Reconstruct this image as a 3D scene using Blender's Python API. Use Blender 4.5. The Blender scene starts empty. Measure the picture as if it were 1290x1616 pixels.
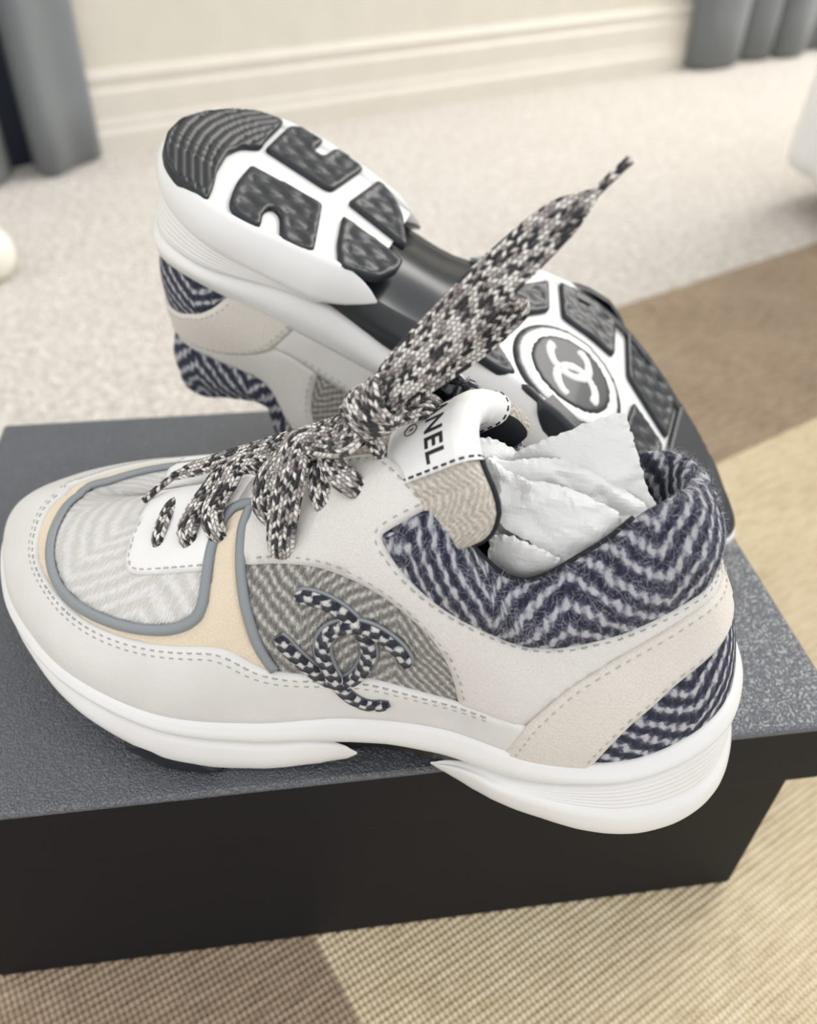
import bpy, bmesh, math, random
import numpy as np
from mathutils import Vector, Matrix, geometry
random.seed(7); rng = np.random.default_rng(7)
scene = bpy.context.scene
COL = scene.collection
BOX_TOP = .129                                   # height of the box lid above the floor

# ------------------------------------------------------------------ camera, light, exposure
def make_camera():
    f = 1340.0                                   # focal length in pixels of the 1290 x 1616 frame
    cam = bpy.data.cameras.new('camera'); ob = bpy.data.objects.new('camera', cam); COL.objects.link(ob)
    cam.sensor_fit = 'VERTICAL'; cam.sensor_height = 36; cam.sensor_width = 36*1290/1616
    cam.lens = f/1616*36
    cam.clip_start = .01
    # columns: world X, Y, Z axes seen in camera space (x right, y down, z forward)
    M = Matrix(CAM_M)
    R = Matrix.Diagonal((1, -1, -1)) @ M         # blender camera space
    ob.matrix_world = Matrix.Translation((0, 0, .26+BOX_TOP)) @ R.transposed().to_4x4()
    cam.dof.use_dof = True; cam.dof.focus_distance = .262; cam.dof.aperture_fstop = 8.0
    scene.camera = ob
CAM_M = [[0.990632, -0.1348461, 0.0215577], [-0.0722308, -0.6513849, -0.7553015], [0.1158919, 0.7466688, -0.6550228]]
make_camera()
scene.view_settings.view_transform = 'Standard'; scene.view_settings.look = 'None'
scene.view_settings.gamma = 1; scene.view_settings.use_curve_mapping = False
scene.view_settings.exposure = 1.2
world = bpy.data.worlds.new('daylit_room'); scene.world = world; world.use_nodes = True
bg = world.node_tree.nodes['Background']; bg.inputs[0].default_value = (.985, .99, 1.0, 1); bg.inputs[1].default_value = .58
def area_light(name, loc, target, sx, sy, power, col):
    l = bpy.data.lights.new(name, 'AREA'); l.shape = 'RECTANGLE'; l.size = sx; l.size_y = sy; l.energy = power; l.color = col
    o = bpy.data.objects.new(name, l); COL.objects.link(o); o.location = loc
    o.rotation_euler = (Vector(target)-Vector(loc)).to_track_quat('-Z', 'Y').to_euler()
area_light('window_light_left', (-1.15, 1.25, 1.25), (0, .2, .1), 1.3, 1.5, 24, (.93, .97, 1.0))
area_light('window_light_right', (1.75, 1.5, 1.35), (.1, .1, .1), 1.2, 1.5, 20, (1.0, .97, .92))

# ------------------------------------------------------------------ helpers
def tag(o, label=None, cat=None, group=None, kind=None):
    if label: o['label'] = label
    if cat: o['category'] = cat
    if group: o['group'] = group
    if kind: o['kind'] = kind
    return o
def empty(name, loc=(0, 0, 0), mat=None):
    o = bpy.data.objects.new(name, None); COL.objects.link(o); o.empty_display_size = .02
    if mat is not None: o.matrix_world = mat
    else: o.location = loc
    return o
def mk(name, V, F, mat, parent=None, uv=None, mirror=False, smooth=True, kind=None, label=None, matidx=None):
    """one mesh object; mirror flips the y axis (the other shoe of the pair)"""
    V = np.asarray(V, float).reshape(-1, 3)
    if mirror: V = V*np.array([1, -1, 1]); F = [tuple(reversed(f)) for f in F]
    me = bpy.data.meshes.new(name); me.from_pydata(V.tolist(), [], [tuple(int(i) for i in f) for f in F])
    for m in (mat if isinstance(mat, list) else [mat]): me.materials.append(m)
    if matidx is not None: me.polygons.foreach_set('material_index', np.asarray(matidx, np.int32))
    if uv is not None:
        l = me.uv_layers.new(name='UVMap'); vi = np.zeros(len(me.loops), np.int32); me.loops.foreach_get('vertex_index', vi)
        l.data.foreach_set('uv', np.asarray(uv, np.float32)[vi].ravel())
    if smooth: me.polygons.foreach_set('use_smooth', np.ones(len(me.polygons), bool))
    me.update()
    o = bpy.data.objects.new(name, me); COL.objects.link(o)
    if parent: o.parent = parent
    if kind: o['kind'] = kind
    if label: o['label'] = label
    return o
def grid_faces(n, m, closed_n=False, closed_m=False, flip=False):
    F = []
    for i in range(n if closed_n else n-1):
        for j in range(m if closed_m else m-1):
            a, b = i, (i+1) % n; c, d = j, (j+1) % m
            q = (a*m+c, b*m+c, b*m+d, a*m+d)
            F.append(q[::-1] if flip else q)
    return F
def box_mesh(x0, x1, y0, y1, z0, z1, bev=.0, seg=3):
    bm = bmesh.new(); bmesh.ops.create_cube(bm, size=1)
    for v in bm.verts: v.co = ((x0+x1)/2+v.co.x*(x1-x0), (y0+y1)/2+v.co.y*(y1-y0), (z0+z1)/2+v.co.z*(z1-z0))
    if bev: bmesh.ops.bevel(bm, geom=bm.edges[:], offset=bev, segments=seg, affect='EDGES', profile=.6)
    V = [v.co[:] for v in bm.verts]; bm.verts.index_update(); F = [[v.index for v in f.verts] for f in bm.faces]; bm.free()
    return V, F
def chaikin(P, n=1, closed=False):
    P = np.asarray(P, float)
    for _ in range(n):
        a, b = (P, np.roll(P, -1, 0)) if closed else (P[:-1], P[1:])
        Q = np.stack([.75*a+.25*b, .25*a+.75*b], 1).reshape(-1, P.shape[1])
        P = Q if closed else np.concatenate([P[:1], Q, P[-1:]])
    return P
def resample(P, step, closed=False, n=None):
    P = np.asarray(P, float)
    if closed: P = np.concatenate([P, P[:1]])
    d = np.r_[0, np.cumsum(np.linalg.norm(np.diff(P, axis=0), axis=1))]
    n = n or max(2, int(round(d[-1]/step))+1)
    s = np.linspace(0, d[-1], n)
    Q = np.stack([np.interp(s, d, P[:, k]) for k in range(P.shape[1])], 1)
    return Q[:-1] if closed else Q
def spline(P, n):
    P = np.asarray(P, float); u = np.linspace(0, len(P)-1, n); i = np.minimum(u.astype(int), len(P)-2); f = (u-i)[:, None]
    g = lambda k: P[np.clip(i+k, 0, len(P)-1)]
    p0, p1, p2, p3 = g(-1), g(0), g(1), g(2)
    return .5*(2*p1+(p2-p0)*f+(2*p0-5*p1+4*p2-p3)*f*f+(3*p1-p0-3*p2+p3)*f**3)
def in_poly(P, poly):
    x, y = P[:, 0], P[:, 1]; r = np.zeros(len(P), bool); q = np.roll(poly, -1, 0)
    for (x0, y0), (x1, y1) in zip(poly, q):
        k = ((y0 > y) != (y1 > y))
        r ^= k & (x < (x1-x0)*(y-y0)/((y1-y0) if y1 != y0 else 1e-12)+x0)
    return r
def dist_poly(P, poly):
    q = np.roll(poly, -1, 0); d = np.full(len(P), 1e9)
    for a, b in zip(poly, q):
        ab = b-a; t = np.clip(((P-a)@ab)/(ab@ab+1e-18), 0, 1)
        d = np.minimum(d, np.linalg.norm(P-a-t[:, None]*ab, axis=1))
    return d
def cdt(poly, grid, edge):
    """triangulate a polygon with interior grid points; returns points, triangles, boundary size"""
    poly = np.asarray(poly)
    lo, hi = poly.min(0), poly.max(0)
    gx, gy = np.arange(lo[0], hi[0], grid), np.arange(lo[1], hi[1], grid)
    G = np.stack(np.meshgrid(gx, gy, indexing='ij'), -1); G[:, ::2, 0] += grid*.5; G = G.reshape(-1, 2)
    G = G[in_poly(G, poly)]
    if len(G): G = G[dist_poly(G, poly) > edge]
    A = np.concatenate([poly, G]); n = len(poly)
    v, e, f, *_ = geometry.delaunay_2d_cdt([Vector(p) for p in A], [(i, (i+1) % n) for i in range(n)], [list(range(n))], 1, 1e-7)
    return np.array([p[:] for p in v]), [tuple(t) for t in f], n

# ------------------------------------------------------------------ node materials
class G:
    """tiny expression builder for shader nodes"""
    def __init__(s, name):
        s.m = bpy.data.materials.new(name); s.m.use_nodes = True; s.t = s.m.node_tree; s.n = s.t.nodes
        s.b = s.n['Principled BSDF']
    def new(s, typ, ins=(), **kw):
        n = s.n.new(typ)
        for k, v in kw.items(): setattr(n, k, v)
        for k, v in (ins.items() if isinstance(ins, dict) else enumerate(ins)): s.set(n.inputs[k], v)
        return n
    def set(s, sock, v):
        if isinstance(v, bpy.types.NodeSocket): s.t.links.new(v, sock)
        elif v is not None:
            if sock.type == 'RGBA' and len(v) == 3: v = (*v, 1)
            sock.default_value = v
    def math(s, op, a, b=None, c=None): return s.new('ShaderNodeMath', [x for x in (a, b, c) if x is not None], operation=op).outputs[0]
    def add(s, a, b): return s.math('ADD', a, b)
    def mul(s, a, b): return s.math('MULTIPLY', a, b)
    def noise(s, vec, scale, detail=2, rough=.5, out=0): return s.new('ShaderNodeTexNoise', {'Vector': vec, 'Scale': scale, 'Detail': detail, 'Roughness': rough}).outputs[out]
    def vor(s, vec, scale, feat='F1', rnd=1.0, out=0): return s.new('ShaderNodeTexVoronoi', {'Vector': vec, 'Scale': scale, 'Randomness': rnd}, feature=feat).outputs[out]
    def mix(s, f, a, b):
        n = s.n.new('ShaderNodeMix'); n.data_type = 'RGBA'; s.set(n.inputs[0], f); s.set(n.inputs[6], a); s.set(n.inputs[7], b); return n.outputs[2]
    def ramp(s, f, stops, interp='LINEAR'):
        n = s.n.new('ShaderNodeValToRGB'); s.set(n.inputs[0], f); r = n.color_ramp; r.interpolation = interp
        while len(r.elements) < len(stops): r.elements.new(.5)
        for e, (p, c) in zip(r.elements, stops): e.position = p; e.color = (*c, 1) if len(c) == 3 else c
        return n.outputs[0]
    def maprange(s, v, a, b, c=0., d=1.): return s.new('ShaderNodeMapRange', [v, a, b, c, d]).outputs[0]
    def obj(s): return s.new('ShaderNodeTexCoord').outputs['Object']
    def uv(s): return s.new('ShaderNodeTexCoord').outputs['UV']
    def xyz(s, v): return s.new('ShaderNodeSeparateXYZ', [v]).outputs
    def comb(s, x, y, z=0.): return s.new('ShaderNodeCombineXYZ', [x, y, z]).outputs[0]
    def bump(s, h, dist, strength=1., normal=None): return s.new('ShaderNodeBump', {'Height': h, 'Distance': dist, 'Strength': strength, 'Normal': normal}).outputs[0]
    def out(s, col, rough=.6, bump=None, **kw):
        s.set(s.b.inputs['Base Color'], col); s.set(s.b.inputs['Roughness'], rough)
        if bump is not None: s.set(s.b.inputs['Normal'], bump)
        for k, v in kw.items(): s.set(s.b.inputs[k.replace('_', ' ')], v)
        return s.m
def leather(name, col, rough, grain=900., depth=.00010, mottle=.04, fuzz=False):
    g = G(name); o = g.obj()
    n = g.noise(o, 60, 3); c = g.mix(g.maprange(n, .3, .7), tuple(x*(1-mottle) for x in col), tuple(min(1, x*(1+mottle)) for x in col))
    if fuzz:
        n2 = g.noise(o, 2200, 3, .7); c = g.mix(g.maprange(n2, .35, .65), tuple(x*.86 for x in col), c)
    h = g.add(g.noise(o, grain, 3, .6), g.mul(g.vor(o, grain*.7), .5))
    kw = dict(Sheen_Weight=.25, Sheen_Roughness=.5) if fuzz else {}
    return g.out(c, rough, g.bump(h, depth, .8), **kw)
def plain(name, col, rough=.5, grain=0, depth=.0001, **kw):
    g = G(name); o = g.obj(); n = g.noise(o, 25, 3)
    c = g.mix(g.maprange(n, .3, .7), tuple(x*.95 for x in col), col)
    return g.out(c, rough, g.bump(g.noise(o, grain, 3), depth, .6) if grain else None, **kw)
def tweed(name, ca, cb, cc, pitch, column, slant=1.0, yarn=.0016, contrast=.22, depth=.0007, axis=0, fuzz=.35):
    """herringbone wool: twill lines folded into chevron columns, broken into yarn floats"""
    g = G(name); u = g.uv(); x, y, _ = g.xyz(u)
    if axis: x, y = y, x
    w = g.noise(u, 260, 2); w2 = g.noise(u, 90, 2)
    xw = g.add(x, g.mul(g.math('SUBTRACT', w, .5), yarn*.9)); yw = g.add(y, g.mul(g.math('SUBTRACT', w2, .5), yarn*2.2))
    fold = g.math('PINGPONG', xw, column)
    s = g.math('DIVIDE', g.add(yw, g.mul(fold, slant)), pitch)
    line = g.math('SINE', g.mul(s, 2*math.pi))
    # yarn floats across the line
    q = g.math('DIVIDE', g.math('SUBTRACT', xw, g.mul(yw, .0)), yarn)
    fl = g.math('SINE', g.add(g.mul(q, 2*math.pi), g.mul(g.math('FLOOR', g.mul(s, 2.)), 2.1)))
    rnd = g.noise(g.comb(g.mul(x, 420), g.mul(y, 420)), 1.6, 3, .7)
    fine = g.noise(u, 2600, 3, .75)
    v = g.add(g.add(g.mul(line, contrast), g.mul(fl, contrast*.42)), g.add(g.mul(g.math('SUBTRACT', rnd, .5), .75), g.mul(g.math('SUBTRACT', fine, .5), .5)))
    v = g.add(v, .5)
    col = g.ramp(v, [(.16, ca), (.42, tuple(.6*a+.4*b for a, b in zip(ca, cb))), (.58, cb), (.86, cc)])
    h = g.add(g.mul(g.math('ABSOLUTE', fl), .5), g.add(g.mul(line, .35), g.mul(fine, .8)))
    return g.out(col, .92, g.bump(h, depth, 1.), Sheen_Weight=fuzz, Sheen_Roughness=.6, Specular_IOR_Level=.15)

M = {}
M['foam'] = plain('white_foam', (.76, .755, .74), .42, 500, .00004, Subsurface_Weight=.06, Subsurface_Radius=(.004, .004, .004))
M['leather'] = leather('white_leather', (.665, .655, .63), .42)
M['leather_vamp'] = leather('smooth_white_leather', (.77, .765, .75), .40, 700, .00006)
M['suede'] = leather('offwhite_suede', (.69, .665, .63), .82, 1600, .00022, .03, True)
M['strap_suede'] = leather('warm_offwhite_suede', (.69, .645, .585), .9, 1400, .00035, .05, True)
M['beige'] = leather('beige_suede', (.74, .63, .48), .85, 1500, .00022, .05, True)
M['piping'] = plain('grey_rubber_trim', (.235, .255, .27), .45)
M['tweed_navy'] = tweed('navy_white_herringbone', (.008, .011, .036), (.095, .102, .175), (.72, .715, .74), .0082, .030, .95, .0032, .34, .0011, fuzz=.12)
M['tweed_grey'] = tweed('grey_herringbone', (.12, .11, .10), (.36, .34, .31), (.72, .69, .64), .0040, .030, .9, .0020, .20, .0006)
M['tweed_white'] = tweed('cream_herringbone', (.74, .71, .66), (.87, .85, .81), (.93, .92, .90), .0072, .034, .8, .0026, .24, .0007)
M['tweed_cream'] = tweed('cream_basket_wool', (.40, .35, .30), (.66, .60, .51), (.82, .77, .68), .0022, .0048, .9, .0020, .11, .0006)
M['black'] = plain('black_lining', (.006, .007, .011), .75)
M['rubber'] = plain('black_rubber', (.014, .017, .022), .38, 900, .00003, Specular_IOR_Level=.4)
M['shank'] = plain('glossy_black_shank', (.012, .015, .018), .22)
M['stitch'] = plain('grey_thread', (.40, .385, .35), .8)
M['stitch_pale'] = plain('pale_thread', (.46, .44, .40), .8)
M['ink'] = plain('black_ink', (.010, .010, .011), .5)
def lace_mat(name):
    """braided lace: columns of slanted yarn floats, every float with its own shade"""
    g = G(name); u = g.uv(); x, y, _ = g.xyz(u)
    w = g.math('SUBTRACT', g.noise(u, 300, 2), .5)
    yc = g.math('DIVIDE', y, .00112); col = g.math('FLOOR', yc); fy = g.math('SUBTRACT', g.math('FRACT', yc), .5)
    odd = g.math('MODULO', g.add(col, 1000.), 2.)
    sl = g.mul(fy, g.math('SUBTRACT', g.mul(odd, 2.), 1.))
    xc = g.add(g.math('DIVIDE', g.add(x, g.mul(w, .0010)), .00165), g.add(g.mul(odd, .5), g.mul(sl, .55)))
    row = g.math('FLOOR', xc); fx = g.math('SUBTRACT', g.math('FRACT', xc), .5)
    r1 = g.new('ShaderNodeTexWhiteNoise', {'Vector': g.comb(col, row, 1.)}).outputs[0]
    fine = g.noise(u, 2000, 2, .7)
    v = g.add(r1, g.mul(g.math('SUBTRACT', fine, .5), .45))
    c = g.ramp(v, [(.10, (.010, .009, .011)), (.30, (.035, .031, .034)), (.36, (.28, .245, .24)), (.60, (.46, .41, .385)), (.68, (.70, .655, .60)), (.95, (.86, .83, .78))])
    ex = g.math('ABSOLUTE', g.mul(fx, 2.)); ey = g.math('ABSOLUTE', g.mul(fy, 2.))
    h = g.math('SUBTRACT', 1., g.math('MAXIMUM', g.math('POWER', ex, 3.), g.math('POWER', ey, 3.)))
    c = g.mix(g.maprange(h, .0, .30), (.03, .027, .028), c)
    return g.out(c, .85, g.bump(g.add(h, g.mul(fine, .25)), .0007, 1.), Sheen_Weight=.15)
M['lace'] = lace_mat('melange_lace')

# ---- shoe last surface
# ---- upper last surface: feather curve B, top curve T, lofted with cubic profiles
LATB=np.array([(.2580,.0040),(.2540,-.0140),(.2430,-.0265),(.2250,-.0345),(.2000,-.0360),(.1700,-.0310),(.1400,-.0340),(.1100,-.0415),(.0800,-.0455),(.0500,-.0400),(.0270,-.0270),(.0070,-.0080),(-.0080,.0200)])
MEDB=np.array([(.2580,.0040),(.2550,.0180),(.2460,.0290),(.2280,.0365),(.2000,.0350),(.1700,.0310),(.1400,.0320),(.1100,.0400),(.0800,.0480),(.0500,.0500),(.0270,.0470),(.0040,.0370),(-.0080,.0200)])
BZ=np.array([.0460,.0450,.0405,.0340,.0300,.0295,.0300,.0285,.0295,.0330,.0345,.0345,.0345])
LATT=np.array([(.2335,.0030,.1115),(.2290,-.0080,.1140),(.2190,-.0135,.1095),(.2060,-.0190,.0968),(.1870,-.0240,.0855),(.1680,-.0200,.1025),(.1500,-.0070,.1160),(.1270,.0040,.1050),(.1050,.0080,.0930),(.0850,.0100,.0820),(.0680,.0120,.0745),(.0570,.0130,.0695),(.0510,.0135,.0665)])
MEDT=LATT.copy(); 
for i in range(7): MEDT[i,1]=.004-LATT[i,1]
MEDT[0]=LATT[0]; MEDT[12]=LATT[12]
MEDT[6]=(.1545,.0195,.1310); MEDT[7]=LATT[7]; MEDT[5]=(.1685,.0270,.1140); MEDT[1,1]=.0135; MEDT[2,1:]=(.0185,.1090); MEDT[1,2]=.1120
# profile handles: bottom lean(outward), bottom length, top outward, top down, top length
HB=np.array([(-.14,.024),(-.08,.024),(.0,.024),(.05,.024),(.04,.026),(.02,.028),(.0,.030),(.0,.030),(.02,.026),(.02,.022),(.02,.018),(.02,.016),(.02,.015)])
HT=np.array([(.25,1,.030),(.25,1,.030),(.25,1,.030),(.30,1,.026),(.40,1,.022),(.7,.8,.024),(1,.45,.026),(1,.30,.030),(1,.22,.032),(1,.16,.034),(1,.12,.034),(1,.12,.034),(1,.12,.034)])
NS=12
def _loop(lat,med): return np.concatenate([lat,med[-2:0:-1]],0)   # periodic, 24 controls
_B=_loop(np.c_[LATB,BZ],np.c_[MEDB,BZ+np.array([0,0,0,.001,.004,.0065,.005,.002,0,0,0,0,0])]); _T=_loop(LATT,MEDT); _HB=_loop(HB,HB); _HT=_loop(HT,HT)
def _cr(A,u):
    """periodic Catmull-Rom; u in control units"""
    n=len(A); u=np.asarray(u,float)%n; i=np.floor(u).astype(int); f=(u-i)[...,None]
    p0,p1,p2,p3=A[(i-1)%n],A[i%n],A[(i+1)%n],A[(i+2)%n]
    return .5*(2*p1+(p2-p0)*f+(2*p0-5*p1+4*p2-p3)*f*f+(3*p1-p0-3*p2+p3)*f**3)
def _dcr(A,u,e=1e-3): return (_cr(A,u+e)-_cr(A,u-e))/(2*e)
def S(u,t):
    """point on the upper; u in [0,24): 0 heel back, 12 toe tip, <12 lateral, >12 medial; t 0 feather..1 top"""
    u=np.asarray(u,float); t=np.asarray(t,float)[...,None]
    B=_cr(_B,u); T=_cr(_T,u); hb=_cr(_HB,u); ht=_cr(_HT,u)
    d=_dcr(_B,u)[...,:2]; n=np.stack([-d[...,1],d[...,0]],-1)
    n/= np.linalg.norm(n,axis=-1,keepdims=True)+1e-12
    # heel->lateral->toe runs clockwise seen from above? make n point outwards
    n=-n*OUTSIGN
    P1=B.copy(); P1[...,:2]+=n*(hb[...,0:1]*hb[...,1:2]); P1[...,2]+=hb[...,1]
    dv=B[...,:2]-T[...,:2]; dv=dv/(np.linalg.norm(dv,axis=-1,keepdims=True)+1e-9)
    P2=T.copy(); P2[...,:2]+=dv*(ht[...,0:1]*ht[...,2:3]); P2[...,2]-=ht[...,1]*ht[...,2]
    return B*(1-t)**3+3*P1*t*(1-t)**2+3*P2*t*t*(1-t)+T*t**3
OUTSIGN=-1.0
def N(u,t):
    e=2e-3; u=np.asarray(u,float); t=np.asarray(t,float)
    du=S(u+e*5,t)-S(u-e*5,t); dt=S(u,np.minimum(t+e,1.0))-S(u,np.maximum(t-e,0))
    n=np.cross(dt,du); n/=np.linalg.norm(n,axis=-1,keepdims=True)+1e-12
    return n*NSIGN
NSIGN=1.0

DATA={'back_pipe': [(7.748, 0.828), (7.684, 0.755), (7.545, 0.675), (7.411, 0.598), (7.298, 0.533), (7.19, 0.469), (7.094, 0.415), (7.001, 0.36), (6.894, 0.307),
               (6.771, 0.254)],
 'c1': [(6.643, 0.514), (6.407, 0.505), (6.182, 0.481), (5.959, 0.441), (5.798, 0.385), (5.787, 0.307), (5.936, 0.212), (6.144, 0.191), (6.341, 0.238), (6.509, 0.292),
        (6.646, 0.335), (6.769, 0.383)],
 'c2': [(5.379, 0.354), (5.458, 0.408), (5.625, 0.434), (5.831, 0.441), (6.057, 0.427), (6.238, 0.397), (6.296, 0.335), (6.217, 0.261), (6.082, 0.181), (5.935, 0.128),
        (5.763, 0.104), (5.565, 0.127)],
 'eye_front': [(5.35, 1.0), (5.506, 0.925), (5.654, 0.853), (5.81, 0.777)],
 'eye_top': [(7.748, 0.828), (7.716, 0.851), (7.675, 0.905), (7.447, 0.962), (7.17, 0.967), (6.814, 0.978), (6.549, 0.982), (6.384, 0.989), (6.237, 0.989),
             (6.079, 0.977), (5.739, 0.963), (5.543, 0.979), (5.35, 1.0)],
 'flap': [(0.1699, 0.004, 0.1183), (0.1714, 0.006, 0.1187), (0.1787, 0.01, 0.1133), (0.1831, 0.01, 0.1147), (0.19, 0.0105, 0.1182), (0.1997, 0.012, 0.1243),
          (0.2084, 0.0135, 0.1289), (0.2102, 0.012, 0.126), (0.2131, 0.01, 0.1209), (0.2158, 0.007, 0.1152), (0.2184, 0.003, 0.1108), (0.2223, -0.003, 0.1082)],
 'knot': [(0.1406, -0.004, 0.1287), (0.136, -0.004, 0.1233), (0.1447, -0.003, 0.1328)],
 'mud_top': [(11.853, 0.687), (11.353, 0.584), (10.901, 0.508), (10.381, 0.432), (9.865, 0.39), (9.401, 0.36), (8.899, 0.335), (8.467, 0.33), (8.094, 0.336),
             (7.731, 0.342), (7.414, 0.343), (7.19, 0.314), (7.006, 0.278), (6.783, 0.249), (6.596, 0.235), (6.334, 0.224), (6.006, 0.223), (5.675, 0.224),
             (5.344, 0.211), (4.853, 0.214), (4.483, 0.22), (4.134, 0.239)],
 'quarter_arc': [(7.357, 0.614), (7.186, 0.615), (6.991, 0.617), (6.751, 0.613), (6.51, 0.605), (6.27, 0.59), (6.04, 0.578), (5.817, 0.571), (5.599, 0.571),
                 (5.386, 0.562), (5.216, 0.542), (5.084, 0.496), (4.981, 0.419), (4.91, 0.328), (4.853, 0.218)],
 'seam': [(5.843, 0.761), (5.84, 0.744), (5.791, 0.728), (5.663, 0.711), (5.513, 0.699), (5.289, 0.697), (5.084, 0.7), (4.885, 0.695), (4.662, 0.712), (4.382, 0.75),
          (4.069, 0.786), (3.842, 0.781), (3.641, 0.764), (3.336, 0.734), (3.006, 0.715), (2.622, 0.699), (2.194, 0.682), (1.819, 0.677), (1.372, 0.68)],
 'st': {'a': [(0.0754, -0.0155, 0.0724), (0.074, -0.0149, 0.0767), (0.0738, -0.0105, 0.0792), (0.0737, -0.0033, 0.0805), (0.0751, 0.0018, 0.0803)],
        'b': [(0.0878, -0.0163, 0.0765), (0.0848, -0.0156, 0.0816), (0.0846, -0.0114, 0.0844), (0.0875, -0.0027, 0.0888), (0.0928, 0.0062, 0.0943),
              (0.1051, 0.004, 0.0975)],
        'c': [(0.0972, -0.0156, 0.0806), (0.0941, -0.0151, 0.0868), (0.0921, -0.0095, 0.0894), (0.0941, -0.0025, 0.0932), (0.0973, 0.0045, 0.0979),
              (0.1102, 0.002, 0.1019)],
        'd': [(0.1154, -0.0131, 0.09), (0.111, -0.0126, 0.0945), (0.1089, -0.0086, 0.0966), (0.1095, -0.0041, 0.1007), (0.1138, -0.0012, 0.1061),
              (0.1199, 0.0025, 0.1101)],
        'e': [(0.1178, -0.0224, 0.087), (0.1179, -0.0222, 0.0919), (0.1182, -0.019, 0.0991), (0.1186, -0.0122, 0.1073), (0.1196, -0.0025, 0.1136),
              (0.1333, -0.008, 0.1201), (0.1393, -0.006, 0.1288)],
        'f': [(0.13, -0.014, 0.0978), (0.1283, -0.0138, 0.1024), (0.1263, -0.0104, 0.1055), (0.125, -0.0052, 0.1091)],
        'g': [(0.1415, -0.0136, 0.1063), (0.1375, -0.0139, 0.1104), (0.1328, -0.011, 0.1113), (0.1289, -0.0058, 0.1129), (0.1279, -0.0004, 0.1158),
              (0.1381, -0.008, 0.1222)],
        'h': [(0.1437, -0.0053, 0.1154), (0.1432, -0.007, 0.1188), (0.1414, -0.007, 0.1229), (0.1401, -0.006, 0.1268)],
        'i': [(0.1388, -0.004, 0.1274), (0.1324, -0.001, 0.1215), (0.1248, 0.002, 0.1154), (0.1162, 0.004, 0.1102), (0.105, 0.006, 0.1033), (0.0909, 0.008, 0.095),
              (0.0781, 0.008, 0.0884), (0.0712, 0.007, 0.085)],
        'i2': [(0.0712, 0.007, 0.085), (0.0661, 0.005, 0.0808), (0.0608, 0.003, 0.0757)],
        'j': [(0.1426, -0.003, 0.1321), (0.1494, -0.001, 0.1412), (0.1585, 0.002, 0.1522), (0.1671, 0.005, 0.1627), (0.1754, 0.008, 0.172), (0.1833, 0.011, 0.1802),
              (0.1885, 0.013, 0.1845), (0.1911, 0.014, 0.1866)],
        'j2': [(0.1909, 0.014, 0.1863), (0.1942, 0.015, 0.1903), (0.1981, 0.016, 0.1946)],
        'j3': [(0.1461, 0.003, 0.1296), (0.1551, 0.006, 0.1364), (0.1646, 0.009, 0.1437), (0.1723, 0.011, 0.1509), (0.1764, 0.012, 0.1558), (0.1773, 0.012, 0.1592)],
        'k': [(0.1445, 0.0, 0.1245), (0.1489, 0.003, 0.1258), (0.1533, 0.006, 0.1262), (0.1565, 0.009, 0.1235), (0.1566, 0.012, 0.118)]},
 'strap_bot': [(1.487, 0.396), (1.932, 0.387), (2.305, 0.367), (2.831, 0.29), (3.017, 0.231), (3.181, 0.159), (3.306, 0.071), (3.375, 0.008)],
 'strap_top': [(1.289, 0.625), (1.687, 0.624), (2.03, 0.617), (2.436, 0.62), (2.801, 0.615), (3.186, 0.582), (3.532, 0.53), (3.804, 0.435), (4.021, 0.318),
               (4.134, 0.234), (4.31, 0.013)],
 'toe_pipe': [(7.831, 0.841), (8.024, 0.831), (8.037, 0.789), (8.009, 0.734), (7.937, 0.671), (7.84, 0.604), (7.734, 0.517), (7.713, 0.456), (7.805, 0.42),
              (7.969, 0.398), (8.144, 0.385), (8.515, 0.371), (8.959, 0.373), (9.475, 0.39), (9.88, 0.426), (10.28, 0.491), (10.669, 0.569), (11.15, 0.662),
              (11.753, 0.766)],
 'vamp': [(9.963, 0.921), (9.604, 0.822), (9.3, 0.711), (9.083, 0.628), (8.969, 0.59), (8.846, 0.569), (8.709, 0.567), (8.395, 0.584), (8.086, 0.597), (7.886, 0.602)]}

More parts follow.
